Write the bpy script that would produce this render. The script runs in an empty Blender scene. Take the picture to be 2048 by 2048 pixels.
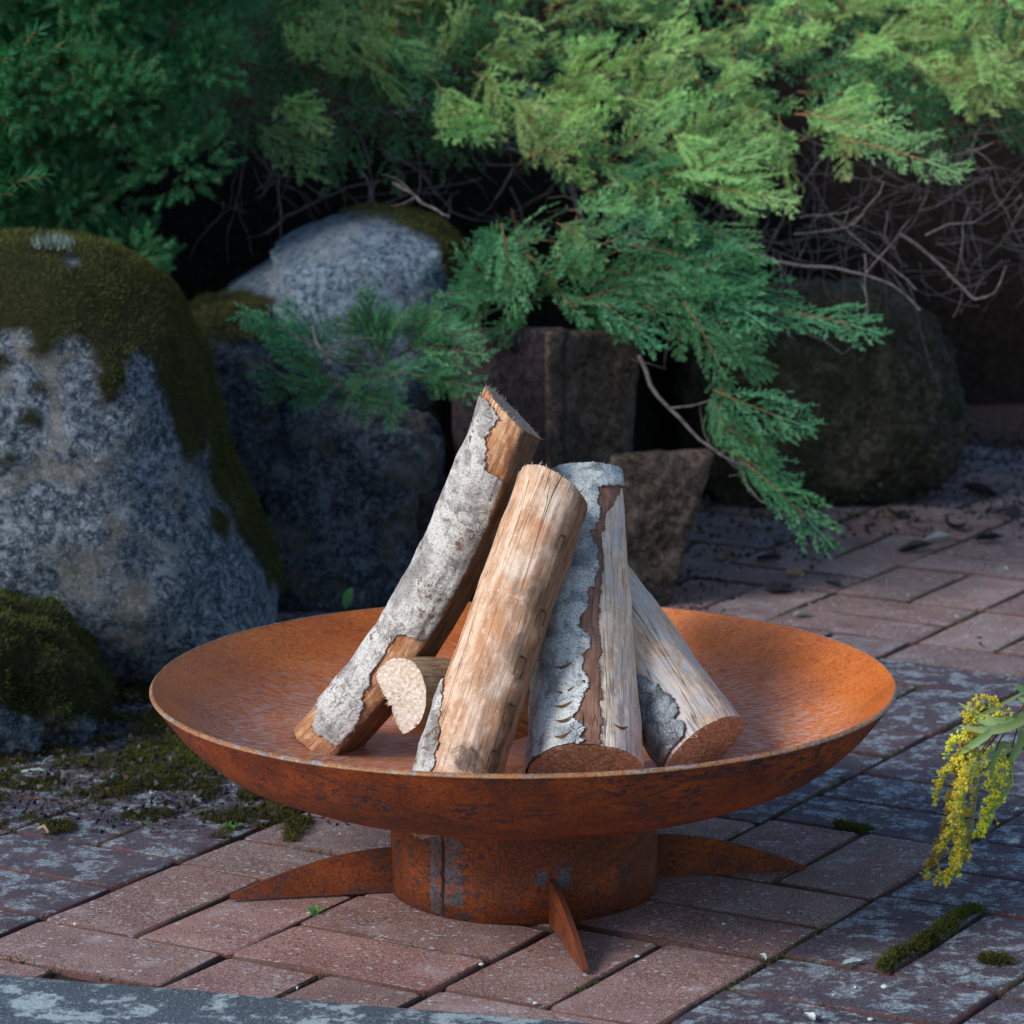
import bpy, math, random
import numpy as np
from mathutils import Vector, Matrix, noise as mnoise
random.seed(7); RNG = np.random.default_rng(11)
scene = bpy.context.scene
COL = scene.collection

# ------------------------------------------------------------------ camera
CAM = np.array([-0.00994, -3.24342, 0.97483])
PITCH, ROLL, FPX = 0.187892, -0.004079, 7167.64
cam_data = bpy.data.cameras.new('camera')
cam = bpy.data.objects.new('camera', cam_data); COL.objects.link(cam)
cam.location = CAM
cam.rotation_mode = 'XYZ'
cam.rotation_euler = (Matrix.Rotation(math.pi/2 - PITCH, 3, 'X') @ Matrix.Rotation(ROLL, 3, 'Z')).to_euler()
cam_data.sensor_width = 36; cam_data.sensor_fit = 'HORIZONTAL'
cam_data.lens = FPX/2048*36
cam_data.clip_start = 0.05; cam_data.clip_end = 400
cam_data.dof.use_dof = True
cam_data.dof.focus_distance = 3.25
cam_data.dof.aperture_fstop = 12.0
cam_data.dof.aperture_blades = 0
scene.camera = cam

# ------------------------------------------------------------------ world + sun
SUN_DIR = Vector((-0.74, -0.44, 0.58)).normalized()      # towards the sun
world = bpy.data.worlds.new('World'); scene.world = world; world.use_nodes = True
wn = world.node_tree
bg = wn.nodes['Background']
sky = wn.nodes.new('ShaderNodeTexSky'); sky.sky_type = 'NISHITA'; sky.sun_disc = False
sky.sun_elevation = math.asin(SUN_DIR.z)
sky.sun_rotation = math.atan2(SUN_DIR.x, SUN_DIR.y)
sky.air_density = 1.2; sky.dust_density = 1.0; sky.ozone_density = 2.0
wn.links.new(sky.outputs[0], bg.inputs[0]); bg.inputs[1].default_value = 0.125
sd = bpy.data.lights.new('sun', 'SUN'); sd.energy = 2.3; sd.angle = math.radians(22); sd.color = (1.0, 0.93, 0.84)
so = bpy.data.objects.new('sun', sd); COL.objects.link(so)
so.rotation_euler = SUN_DIR.to_track_quat('Z', 'Y').to_euler(); so.location = (-3, -2, 5)
vs = scene.view_settings
vs.view_transform = 'Standard'; vs.look = 'None'; vs.gamma = 1; vs.use_curve_mapping = False
vs.exposure = 0.38
scene.cycles.max_bounces = 6; scene.cycles.diffuse_bounces = 3
scene.cycles.transparent_max_bounces = 4

# ------------------------------------------------------------------ helpers
def at(px, py, Y):
    """point on the plane y = Y seen at pixel (px, py) of a 1932 px wide picture"""
    s = 2048/1932
    dx, dy = (px*s-1024)/FPX, -(py*s-1024)/FPX
    cr, sr = math.cos(ROLL), math.sin(ROLL)
    a, b = cr*dx-sr*dy, sr*dx+cr*dy
    c, q = math.cos(PITCH), math.sin(PITCH)
    r = np.array([a, c+q*b, -q+c*b])
    return CAM + r*((Y-CAM[1])/r[1])
def gnd(px, py, Z=0.0):
    s = 2048/1932
    dx, dy = (px*s-1024)/FPX, -(py*s-1024)/FPX
    cr, sr = math.cos(ROLL), math.sin(ROLL)
    a, b = cr*dx-sr*dy, sr*dx+cr*dy
    c, q = math.cos(PITCH), math.sin(PITCH)
    r = np.array([a, c+q*b, -q+c*b])
    return CAM + r*((Z-CAM[2])/r[2])
def to_px(P):
    X, Y, Z = np.array(P)-CAM
    c, s = math.cos(PITCH), math.sin(PITCH)
    dep = c*Y-s*Z; up = s*Y+c*Z
    d0, d1 = X/dep, up/dep
    cr, sr = math.cos(ROLL), math.sin(ROLL)
    return (1024+FPX*(cr*d0+sr*d1))/2048*1932, (1024-FPX*(-sr*d0+cr*d1))/2048*1932

def mesh_np(name, V, F, smooth=True, mats=None, mi=None, attrs=None):
    """V (n,3); F list of arrays: (m,3) and/or (m,4)"""
    me = bpy.data.meshes.new(name)
    V = np.ascontiguousarray(V, dtype=np.float32)
    Fs = [np.asarray(f, dtype=np.int32) for f in F if len(f)]
    nl = sum(f.size for f in Fs); npoly = sum(len(f) for f in Fs)
    me.vertices.add(len(V)); me.vertices.foreach_set('co', V.ravel())
    me.loops.add(nl); me.polygons.add(npoly)
    me.loops.foreach_set('vertex_index', np.concatenate([f.ravel() for f in Fs]))
    tot = np.concatenate([np.full(len(f), f.shape[1], np.int32) for f in Fs])
    st = np.concatenate([[0], np.cumsum(tot)[:-1]]).astype(np.int32)
    me.polygons.foreach_set('loop_start', st); me.polygons.foreach_set('loop_total', tot)
    me.polygons.foreach_set('use_smooth', np.full(npoly, smooth))
    for m in (mats or []): me.materials.append(m)
    if mi is not None: me.polygons.foreach_set('material_index', np.asarray(mi, np.int32))
    for k, a in (attrs or {}).items():
        a = np.asarray(a, np.float32)
        if a.ndim == 1:
            at_ = me.attributes.new(k, 'FLOAT', 'POINT'); at_.data.foreach_set('value', a)
        else:
            at_ = me.attributes.new(k, 'FLOAT_VECTOR', 'POINT'); at_.data.foreach_set('vector', a.ravel())
    me.update(calc_edges=True); me.validate()
    return me
def link(name, me, parent=None, loc=None, **props):
    o = bpy.data.objects.new(name, me); COL.objects.link(o)
    if parent is not None: o.parent = parent
    if loc is not None: o.location = loc
    for k, v in props.items(): o[k] = v
    return o
def thing(name, label, cat, loc=(0,0,0), group=None):
    o = bpy.data.objects.new(name, None); COL.objects.link(o); o.location = loc
    o.empty_display_size = .05
    o['label'] = label; o['category'] = cat
    if group: o['group'] = group
    return o
def tag(o, label, cat, group=None):
    o['label'] = label; o['category'] = cat
    if group: o['group'] = group
    return o

# vectorised value noise (trilinear, smooth) for shaping
_P = np.random.default_rng(5).random((64, 64, 64)).astype(np.float32)
def vnoise(p):
    p = np.asarray(p, np.float64); i = np.floor(p).astype(int); f = p-i; f = f*f*(3-2*f); i &= 63; j = (i+1) & 63
    x0, y0, z0 = i[..., 0], i[..., 1], i[..., 2]; x1, y1, z1 = j[..., 0], j[..., 1], j[..., 2]
    fx, fy, fz = f[..., 0], f[..., 1], f[..., 2]
    a = _P[x0, y0, z0]*(1-fx)+_P[x1, y0, z0]*fx; b = _P[x0, y1, z0]*(1-fx)+_P[x1, y1, z0]*fx
    c = _P[x0, y0, z1]*(1-fx)+_P[x1, y0, z1]*fx; d = _P[x0, y1, z1]*(1-fx)+_P[x1, y1, z1]*fx
    return ((a*(1-fy)+b*fy)*(1-fz)+(c*(1-fy)+d*fy)*fz)*2-1
def fbm(p, oct=4, lac=2.1, gain=.5):
    s = 0; a = 1; p = np.asarray(p, np.float64)
    for k in range(oct):
        s = s+a*vnoise(p+17.3*k); p = p*lac; a *= gain
    return s
def sstep(a, b, x):
    t = np.clip((x-a)/(b-a), 0, 1); return t*t*(3-2*t)

# ------------------------------------------------------------------ material helper
class M:
    def __init__(s, name):
        s.m = bpy.data.materials.new(name); s.m.use_nodes = True; s.t = s.m.node_tree
        s.b = s.t.nodes['Principled BSDF']; s.out = s.t.nodes['Material Output']
        s.b.inputs['Roughness'].default_value = .8
        s.b.inputs['Specular IOR Level'].default_value = .3
    def n(s, typ, **kw):
        x = s.t.nodes.new(typ)
        for k, v in kw.items(): setattr(x, k, v)
        return x
    def l(s, a, b): s.t.links.new(a, b)
    def pos(s): return s.n('ShaderNodeNewGeometry').outputs['Position']
    def obj(s): return s.n('ShaderNodeTexCoord').outputs['Object']
    def attr(s, name, typ='GEOMETRY', o='Vector'):
        a = s.n('ShaderNodeAttribute'); a.attribute_name = name; a.attribute_type = typ; return a.outputs[o]
    def mapv(s, v, scale=(1,1,1), loc=(0,0,0)):
        x = s.n('ShaderNodeMapping'); x.inputs['Scale'].default_value = scale; x.inputs['Location'].default_value = loc
        s.l(v, x.inputs['Vector']); return x.outputs[0]
    def noise(s, v, scale, detail=4, rough=.55, dist=0, out='Fac'):
        x = s.n('ShaderNodeTexNoise'); x.inputs['Scale'].default_value = scale; x.inputs['Detail'].default_value = detail
        x.inputs['Roughness'].default_value = rough; x.inputs['Distortion'].default_value = dist
        s.l(v, x.inputs['Vector']); return x.outputs[out]
    def vor(s, v, scale, feature='F1', out='Distance', rnd=1):
        x = s.n('ShaderNodeTexVoronoi', feature=feature); x.inputs['Scale'].default_value = scale
        x.inputs['Randomness'].default_value = rnd
        s.l(v, x.inputs['Vector']); return x.outputs[out]
    def ramp(s, f, stops, interp='LINEAR'):
        x = s.n('ShaderNodeValToRGB'); r = x.color_ramp; r.interpolation = interp
        while len(r.elements) < len(stops): r.elements.new(.5)
        for e, (p, c) in zip(r.elements, stops):
            e.position = p
            e.color = (c, c, c, 1) if isinstance(c, (int, float)) else (*c, 1)
        s.l(f, x.inputs[0]); return x.outputs[0]
    def math(s, op, a, b=None, clamp=False):
        x = s.n('ShaderNodeMath', operation=op); x.use_clamp = clamp
        for i, v in enumerate((a, b)):
            if v is None: continue
            if isinstance(v, (int, float)): x.inputs[i].default_value = v
            else: s.l(v, x.inputs[i])
        return x.outputs[0]
    def mix(s, f, a, b, mode='MIX'):
        x = s.n('ShaderNodeMix', data_type='RGBA', blend_type=mode)
        for i, v in ((0, f), (6, a), (7, b)):
            if isinstance(v, (int, float)): x.inputs[i].default_value = v
            elif isinstance(v, tuple): x.inputs[i].default_value = (*v, 1)
            else: s.l(v, x.inputs[i])
        return x.outputs[2]
    def rnd(s): return s.n('ShaderNodeObjectInfo').outputs['Random']
    def add(s, a, b):
        x = s.n('ShaderNodeVectorMath', operation='ADD'); s.l(a, x.inputs[0]); s.l(b, x.inputs[1]); return x.outputs[0]
    def hsv(s, c, h=.5, sat=1., v=1.):
        x = s.n('ShaderNodeHueSaturation')
        for k, q in (('Hue', h), ('Saturation', sat), ('Value', v)):
            if isinstance(q, (int, float)): x.inputs[k].default_value = q
            else: s.l(q, x.inputs[k])
        s.l(c, x.inputs['Color']); return x.outputs[0]
    def bump(s, h, dist, strength=1., prev=None):
        x = s.n('ShaderNodeBump'); x.inputs['Distance'].default_value = dist; x.inputs['Strength'].default_value = strength
        s.l(h, x.inputs['Height'])
        if prev is not None: s.l(prev, x.inputs['Normal'])
        return x.outputs[0]
    def fin(s, col=None, normal=None, rough=None, metal=None, spec=None):
        if col is not None:
            if isinstance(col, tuple): s.b.inputs['Base Color'].default_value = (*col, 1)
            else: s.l(col, s.b.inputs['Base Color'])
        if normal is not None: s.l(normal, s.b.inputs['Normal'])
        for k, v in (('Roughness', rough), ('Metallic', metal), ('Specular IOR Level', spec)):
            if v is None: continue
            if isinstance(v, (int, float)): s.b.inputs[k].default_value = v
            else: s.l(v, s.b.inputs[k])
        return s.m

# ------------------------------------------------------------------ materials
def mat_paver():
    k = M('paver'); p = k.pos(); r = k.rnd(); w = k.attr('weather', 'OBJECT', 'Fac')
    off = k.n('ShaderNodeCombineXYZ'); k.l(k.math('MULTIPLY', r, 9.), off.inputs[0]); q = k.add(p, off.outputs[0])
    base = k.ramp(k.noise(q, 14, 5, .6), [(.3, (.185, .090, .085)), (.5, (.26, .140, .130)), (.72, (.34, .21, .19))])
    base = k.hsv(base, .5, k.math('ADD', k.math('MULTIPLY', r, .4), .72), k.math('ADD', k.math('MULTIPLY', k.math('FRACT', k.math('MULTIPLY', r, 7.3)), .5), .72))
    # sand grain
    g = k.noise(p, 620, 3, .75)
    base = k.mix(k.ramp(g, [(.38, .85), (.49, 0)]), base, (.08, .045, .045))
    base = k.mix(k.ramp(g, [(.53, 0), (.64, .8)]), base, (.66, .54, .49))
    # flat pale blue chips of aggregate and small holes
    vc = k.vor(k.mapv(q, (1, 1.5, 1)), 150, out='Distance'); vs_ = k.vor(k.mapv(q, (1, 1.5, 1)), 150, out='Color')
    sel = k.ramp(vs_, [(.70, 0), (.72, 1)])
    chip = k.math('MULTIPLY', sel, k.ramp(vc, [(.30, 1), (.42, 0)]))
    base = k.mix(k.math('MULTIPLY', chip, .95), base, k.ramp(k.noise(q, 60, 2), [(.4, (.16, .2, .27)), (.6, (.55, .6, .66))]))
    hole = k.ramp(k.noise(q, 210, 2, .5), [(.26, 1), (.33, 0)])
    base = k.mix(k.math('MULTIPLY', hole, .7), base, (.035, .03, .035))
    # weathering: soot, then lichen
    soot = k.ramp(k.noise(p, 9, 6, .65), [(.40, 1), (.72, .72)])
    soot = k.math('MULTIPLY', soot, w)
    dark = k.mix(k.ramp(g, [(.4, 0), (.62, 1)]), (.014, .018, .036), (.080, .080, .12))
    c = k.mix(k.math('MULTIPLY', soot, .88), base, dark)
    lz = k.noise(k.mapv(p, (1, 1, 1)), 30, 8, .74, .15)
    lic = k.ramp(lz, [(.50, 0), (.555, 1)])
    lic = k.math('MULTIPLY', lic, k.ramp(k.noise(p, 330, 3, .85), [(.44, .08), (.54, 1)]))
    lic = k.math('MULTIPLY', lic, k.math('ADD', k.math('MULTIPLY', w, .97), .03))
    c = k.mix(lic, c, k.ramp(k.noise(p, 120, 3), [(.3, (.17, .23, .29)), (.7, (.40, .48, .53))]))
    # faint efflorescence on the clean ones
    ef = k.math('MULTIPLY', k.ramp(k.noise(q, 18, 5, .6, .5), [(.56, 0), (.72, .4)]), k.math('SUBTRACT', 1.0, w, True))
    c = k.mix(ef, c, (.50, .46, .52))
    # earth and moss washed onto the sloping arrises
    nz = k.n('ShaderNodeSeparateXYZ'); k.l(k.n('ShaderNodeNewGeometry').outputs['True Normal'], nz.inputs[0])
    side = k.ramp(nz.outputs[2], [(.80, 1), (.97, 0)])
    ec = k.mix(k.ramp(k.noise(p, 30, 4), [(.45, 0), (.65, 1)]), (.09, .038, .034), (.055, .045, .035))
    c = k.mix(k.math('MULTIPLY', side, .85), c, ec)
    h = k.math('ADD', k.math('MULTIPLY', g, .6), k.math('MULTIPLY', hole, -.8))
    nb = k.bump(h, .0016, .9)
    nb = k.bump(k.noise(q, 30, 4), .004, .5, nb)
    return k.fin(c, nb, .88, spec=.25)

def mat_kerb():
    k = M('kerb_stone'); p = k.pos(); g = k.noise(p, 480, 4, .8)
    b = k.ramp(g, [(.34, (.025, .035, .05)), (.5, (.085, .115, .15)), (.68, (.27, .34, .40))])
    lic = k.ramp(k.noise(p, 26, 7, .74, .1), [(.51, 0), (.57, .95)])
    lic = k.math('MULTIPLY', lic, k.ramp(g, [(.38, .35), (.52, 1)]))
    c = k.mix(lic, b, (.50, .62, .66))
    c = k.mix(k.ramp(k.vor(p, 170), [(.12, .8), (.2, 0)]), c, (.45, .5, .55))
    return k.fin(c, k.bump(g, .002, 1), .85)

def rust(name, light, mid, dark, patch, patch_amt, rough, speck=0., sz=1., band=None, steel=()):
    k = M(name); v = k.attr('guv')
    f = k.noise(k.mapv(v, (1, 1, 1)), 9*sz, 6, .62)
    c = k.ramp(f, [(.3, dark), (.5, mid), (.72, light)])
    fine = k.noise(v, 330, 4, .75)
    c = k.mix(k.ramp(fine, [(.36, .55), (.5, 0)]), c, tuple(x*.3 for x in dark))
    c = k.mix(k.ramp(fine, [(.54, 0), (.70, .55)]), c, tuple(min(1, x*1.5) for x in light))
    vv = k.noise(k.mapv(v, (1, 1.7, 1)), 42*sz, 8, .76, .5)
    pm = k.ramp(vv, [(patch_amt-.025, 1), (patch_amt+.02, 0)])
    pm = k.math('MULTIPLY', pm, k.ramp(k.noise(v, 12, 2), [(.40, .15), (.58, 1)]))
    sxy = k.n('ShaderNodeSeparateXYZ'); k.l(v, sxy.inputs[0])
    if band: pm = k.math('MULTIPLY', pm, k.ramp(sxy.outputs[1], [(band[0], .12), (band[1], 1)]))
    c = k.mix(k.math('MULTIPLY', pm, .88), c, patch)
    c = k.mix(k.ramp(k.noise(v, 130, 5, .8), [(.36, .7), (.45, 0)]), c, tuple(x*.4 for x in dark))
    for (x0, x1, y0, y1) in steel:      # bare heat blued steel beside the welds
        en = k.math('MULTIPLY', k.math('SUBTRACT', k.noise(v, 150, 5, .75), .5), .011)
        a_ = k.math('ABSOLUTE', k.math('SUBTRACT', k.math('ADD', sxy.outputs[0], en), (x0+x1)/2)); b_ = k.math('ABSOLUTE', k.math('SUBTRACT', k.math('ADD', sxy.outputs[1], en), (y0+y1)/2))
        ma = k.math('LESS_THAN', a_, (x1-x0)/2); mb = k.math('LESS_THAN', b_, (y1-y0)/2)
        mm = k.math('MULTIPLY', k.math('MULTIPLY', ma, mb), k.ramp(k.noise(v, 90, 5, .8), [(.42, .12), (.52, .8)]))
        c = k.mix(mm, c, k.ramp(fine, [(.4, (.035, .05, .07)), (.6, (.11, .14, .18))]))
    rg = k.ramp(f, [(.3, rough-.08), (.7, rough+.1)])
    if speck:
        st = k.noise(k.mapv(v, (2.6, .55, 1)), 190, 3, .6, .3)
        area = k.ramp(k.noise(v, 7.5, 3), [(.34, .15), (.50, 1)])
        sy = k.n('ShaderNodeSeparateXYZ'); k.l(v, sy.inputs[0]); area = k.math('MULTIPLY', area, k.ramp(sy.outputs[1], [(.035, 0), (.10, 1)]))
        s_ = k.math('MULTIPLY', k.ramp(st, [(.50, 0), (.57, 1)]), area)
        c = k.mix(k.math('MULTIPLY', s_, speck), c, (.55, .46, .44))
        rg = k.mix(s_, rg, (.30, .30, .30))
        c = k.mix(k.ramp(k.noise(k.mapv(v, (1, .25, 1)), 60, 3), [(.5, 0), (.75, .25)]), c, (.60, .27, .07))
    h = k.math('ADD', fine, k.math('MULTIPLY', pm, -.6))
    nb = k.bump(h, .0007, .8)
    return k.fin(c, nb, rg, metal=0, spec=.45)

def mat_bark(name, base, dark, pale, flecks=.5, brown=(.16, .075, .03), cracks=True, fl_scale=95, pale_amt=.52):
    k = M(name); v = k.attr('guv'); p = k.obj()
    f = k.noise(v, 55, 6, .7, .5)
    c = k.ramp(f, [(.38, dark), (.48, base), (.60, pale)])
    bl = k.vor(k.mapv(k.add(v, k.noise(v, 60, 2, out='Color')), (1, 1.2, 1)), 60, out='Color')
    c = k.mix(.22, c, k.ramp(bl, [(.2, dark), (.8, pale)]))
    pt = k.ramp(k.noise(v, 34, 6, .62, .6), [(pale_amt, 0), (pale_amt+.03, .85)])
    c = k.mix(pt, c, pale)
    c = k.mix(k.ramp(k.noise(k.mapv(v, (1, 1, 1), (2, 5, 0)), 15, 5, .7, .4), [(.52, 0), (.62, .6)]), c, dark)
    # darker stippled zones with rust brown flecks
    zone = k.ramp(k.noise(v, 16, 3), [(.45, 0), (.6, 1)])
    fl = k.ramp(k.noise(v, fl_scale, 4, .7, .5), [(.40, 1), (.45, 0)])
    c = k.mix(k.math('MULTIPLY', k.math('MULTIPLY', fl, zone), flecks), c, brown)
    fine = k.noise(v, 520, 3, .8)
    c = k.mix(k.ramp(fine, [(.38, .8), (.48, 0)]), c, tuple(x*.4 for x in dark))
    h = k.math('ADD', k.math('MULTIPLY', f, 1.), k.math('MULTIPLY', fine, .35))
    if cracks:
        cr = k.vor(k.mapv(k.add(v, k.mapv(k.noise(v, 40, 3, out='Color'), (.03, .03, 0))), (1.0, .8, 1)), 120, feature='DISTANCE_TO_EDGE')
        cm = k.math('MULTIPLY', k.ramp(cr, [(.0, .8), (.022, 0)]), k.ramp(k.noise(v, 30, 2), [(.54, 0), (.62, 1)]))
        c = k.mix(k.math('MULTIPLY', cm, .75), c, (.05, .04, .035)); h = k.math('SUBTRACT', h, cm)
    nb = k.bump(h, .0016, 1.)
    return k.fin(c, nb, .82, spec=.25)

def mat_wood(name, pale, mid, dark, grey, grey_amt=.6, streak=.5, spot=.3, lines=.5, side=None, stain=None):
    k = M(name); v = k.attr('guv')
    g1 = k.noise(k.mapv(v, (1, .2, 1)), 75, 6, .62, .6)
    g2 = k.noise(k.mapv(v, (1, .06, 1)), 420, 3, .7)
    big = k.noise(k.mapv(v, (1, .38, 1)), 34, 7, .70, .9)
    c = k.ramp(big, [(.36, dark), (.47, mid), (.56, pale)])
    fl_ = k.vor(k.mapv(k.add(v, k.mapv(k.noise(v, 70, 3, out='Color'), (.02, .02, 0))), (1, .45, 1)), 75, out='Color')
    c = k.mix(.30, c, k.ramp(fl_, [(.25, mid), (.6, pale)]))
    c = k.mix(k.ramp(g1, [(.36, streak), (.52, 0)]), c, dark)
    c = k.mix(k.ramp(g1, [(.56, 0), (.72, .6)]), c, pale)
    mt = k.noise(k.mapv(v, (1, .7, 1)), 115, 6, .80, .3)
    c = k.mix(k.ramp(mt, [(.40, .65), (.475, 0)]), c, tuple(.55*(x+y)/1.1 for x, y in zip(dark, mid)))
    c = k.mix(k.ramp(mt, [(.53, 0), (.60, .7)]), c, tuple(min(1, x*1.08) for x in pale))
    gr = k.ramp(k.noise(k.mapv(v, (1, .6, 1), (3, 1, 0)), 24, 5, .65, .6), [(grey_amt, 0), (grey_amt+.12, .85)])
    c = k.mix(gr, c, grey)
    c = k.mix(k.ramp(g2, [(.34, .45), (.48, 0)]), c, tuple(x*.35 for x in dark))
    sp = k.n('ShaderNodeSeparateXYZ'); k.l(v, sp.inputs[0])
    if stain:
        for (sx, sy, sr, sc_, sa_) in stain:
            w_ = k.n('ShaderNodeCombineXYZ'); w_.inputs[0].default_value = sx; w_.inputs[1].default_value = sy
            dd = k.n('ShaderNodeVectorMath', operation='DISTANCE'); k.l(v, dd.inputs[0]); k.l(w_.outputs[0], dd.inputs[1])
            dn = k.math('ADD', dd.outputs['Value'], k.math('MULTIPLY', k.math('SUBTRACT', k.noise(v, 48, 7, .82, .8), .5), sr*4.2))
            c = k.mix(k.ramp(k.math('DIVIDE', dn, sr*2), [(.22, sa_), (.60, 0)]), c, sc_)
    if side:      # a band where brown inner bark is left on the wood
        x0, x1, colr, amt = side
        xx = k.math('ADD', sp.outputs[0], k.math('MULTIPLY', k.math('SUBTRACT', k.noise(k.mapv(v, (1, .5, 1)), 40, 4, .65), .5), .05))
        f_ = k.n('ShaderNodeMapRange'); f_.inputs['From Min'].default_value = x0; f_.inputs['From Max'].default_value = x1; k.l(xx, f_.inputs['Value'])
        sf = k.math('MULTIPLY', f_.outputs[0], amt)
        cc = k.ramp(k.noise(k.mapv(v, (1, .3, 1)), 90, 5, .7, .5), [(.34, tuple(q*.3 for q in colr)), (.5, colr), (.66, tuple(min(1, q*1.9) for q in colr))])
        c = k.mix(sf, c, cc)
    # beetle and cambium scribbles, cross grain hair cracks
    sc = k.ramp(k.noise(k.mapv(v, (1, .8, 1)), 150, 5, .75, 2.2), [(.47, 0), (.495, 1), (.505, 1), (.53, 0)])
    sa = k.ramp(k.noise(v, 28, 2), [(.5, 0), (.62, 1)])
    c = k.mix(k.math('MULTIPLY', k.math('MULTIPLY', sc, sa), spot), c, tuple(x*.45 for x in dark))
    wv = k.noise(k.mapv(v, (1, .035, 1)), 95, 2, .5, .35)
    ln = k.ramp(wv, [(.492, 0), (.499, 1), (.501, 1), (.508, 0)])
    c = k.mix(k.math('MULTIPLY', ln, lines), c, (.045, .025, .015))
    h = k.math('ADD', k.math('MULTIPLY', g2, .5), k.math('ADD', g1, k.math('MULTIPLY', ln, -1.2)))
    nb = k.bump(h, .0013, .9)
    return k.fin(c, nb, .68, spec=.3)

def mat_end(name, pale, mid, dark, flake=.6):
    k = M(name); v = k.obj(); n1 = k.noise(v, 260, 5, .8); n2 = k.noise(v, 45, 4, .6)
    c = k.ramp(n1, [(.34, dark), (.48, mid), (.64, pale)])
    c = k.mix(k.ramp(n2, [(.4, .5), (.58, 0)]), c, mid)
    fl = k.vor(k.mapv(v, (1, 1, 1.4)), 330, out='Color')
    c = k.mix(k.math('MULTIPLY', k.ramp(fl, [(.6, 0), (.75, 1)]), flake), c, tuple(min(1, x*1.25) for x in pale))
    return k.fin(c, k.bump(n1, .003, 1), .85, spec=.2)

def mat_granite(name, dark, mid, pale, moss=(.022, .025, .007), patches=None, sc=1., contrast=.06):
    k = M(name); p = k.pos(); m = k.attr('moss', o='Fac')
    n1 = k.noise(p, 105*sc, 6, .82, .4); n0 = k.noise(p, 7*sc, 4, .6)
    c = k.ramp(n1, [(.5-contrast*1.6, dark), (.5, mid), (.5+contrast*1.8, pale)])
    c = k.mix(k.ramp(n0, [(.35, .55), (.6, 0)]), c, dark)
    c = k.mix(k.ramp(k.noise(p, 26*sc, 5, .7, .6), [(.53, 0), (.66, .55)]), c, pale)
    if patches:
        c = k.mix(k.ramp(k.noise(k.mapv(p, (1, 1, 1), (4, 2, 1)), 11*sc, 5, .7, 1.), [(.52, 0), (.62, .6)]), c, patches)
    fl = k.ramp(k.noise(p, 420*sc, 3, .7), [(.60, 0), (.68, .8)])
    c = k.mix(fl, c, tuple(min(1, x*1.4) for x in pale))
    c = k.mix(m, c, moss)
    h = k.math('ADD', n1, k.math('MULTIPLY', k.noise(p, 400, 3, .7), .4))
    nb = k.bump(h, .006, .9)
    return k.fin(c, nb, .87, spec=.22)

def mat_leaf(name, a, b, tip, trans=.35, tipmix=.6, rough=.55, sun_tint=None):
    k = M(name); r = k.rnd(); t = k.attr('tip', o='Fac'); v = k.attr('var', o='Fac')
    c = k.mix(v, a, b)
    if sun_tint: c = k.mix(k.math('MULTIPLY', k.attr('sun_tint', 'OBJECT', 'Fac'), .85), c, k.mix(v, *sun_tint))  # sunlight painted into the leaf colour: yellower, paler green per spray
    c = k.mix(k.math('MULTIPLY', t, tipmix), c, k.mix(k.math('MULTIPLY', k.attr('sun_tint', 'OBJECT', 'Fac'), .8), tip, (.78, .92, .42)) if sun_tint else tip)
    c = k.hsv(c, k.math('ADD', k.math('MULTIPLY', r, .05), .475), 1., k.math('ADD', k.math('MULTIPLY', r, .5), .75))
    k.l(c, k.b.inputs['Base Color']); k.b.inputs['Roughness'].default_value = rough
    k.b.inputs['Specular IOR Level'].default_value = .3
    tr = k.n('ShaderNodeBsdfTranslucent'); k.l(k.hsv(c, .48, 1.1, 1.5), tr.inputs[0])
    mx = k.n('ShaderNodeMixShader'); mx.inputs[0].default_value = trans
    k.l(k.b.outputs[0], mx.inputs[1]); k.l(tr.outputs[0], mx.inputs[2]); k.l(mx.outputs[0], k.out.inputs[0])
    return k.m
def mat_plain(name, a, b, scale=60, rough=.85, bumpd=.002):
    k = M(name); p = k.obj(); n_ = k.noise(p, scale, 5, .7)
    return k.fin(k.ramp(n_, [(.35, a), (.65, b)]), k.bump(n_, bumpd, .8), rough, spec=.2)

MP = {}
MP['paver'] = mat_paver(); MP['kerb'] = mat_kerb()
MP['soil'] = mat_plain('soil', (.006, .005, .005), (.020, .016, .014), 90, .95, .004)
MP['soil'].node_tree.nodes['Principled BSDF'].inputs['Specular IOR Level'].default_value = 0
MP['joint'] = mat_plain('joint_soil', (.022, .014, .012), (.075, .045, .036), 160, .95, .003)
MP['rust_out'] = rust('rust_outside', (.50, .105, .010), (.29, .050, .007), (.10, .020, .006), (.022, .022, .034), .475, .62, sz=1.7, band=(.25, .33))
MP['rust_in'] = rust('rust_inside', (.70, .205, .030), (.52, .130, .020), (.31, .070, .012), (.22, .11, .07), .33, .47, speck=.85, sz=.7)
MP['rust_rim'] = rust('rust_rim', (.56, .27, .10), (.36, .15, .05), (.17, .10, .07), (.30, .36, .42), .47, .45, sz=2.5)
SEAM = math.asin(at(836, 1660, -.11)[0]/.1248); FOOTA = math.atan2(gnd(1106, 1838)[0], -gnd(1106, 1838)[1])
MP['rust_base'] = rust('rust_base', (.38, .080, .008), (.17, .034, .006), (.05, .014, .007), (.030, .035, .05), .45, .66, sz=1.5,
                       steel=[((SEAM-.125)*.1248, (SEAM-.025)*.1248, .0, .088), ((SEAM+.015)*.1248, (SEAM+.165)*.1248, .0, .078), ((FOOTA-.13)*.1248, (FOOTA-.03)*.1248, .040, .054), ((FOOTA+.03)*.1248, (FOOTA+.14)*.1248, .038, .058)])
MP['weld'] = rust('weld_steel', (.18, .17, .17), (.11, .125, .15), (.07, .08, .10), (.30, .10, .02), .42, .5, sz=2.)
MP['moss'] = mat_leaf('moss', (.018, .022, .005), (.060, .070, .012), (.19, .21, .04), .15, .5, .8)
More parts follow.
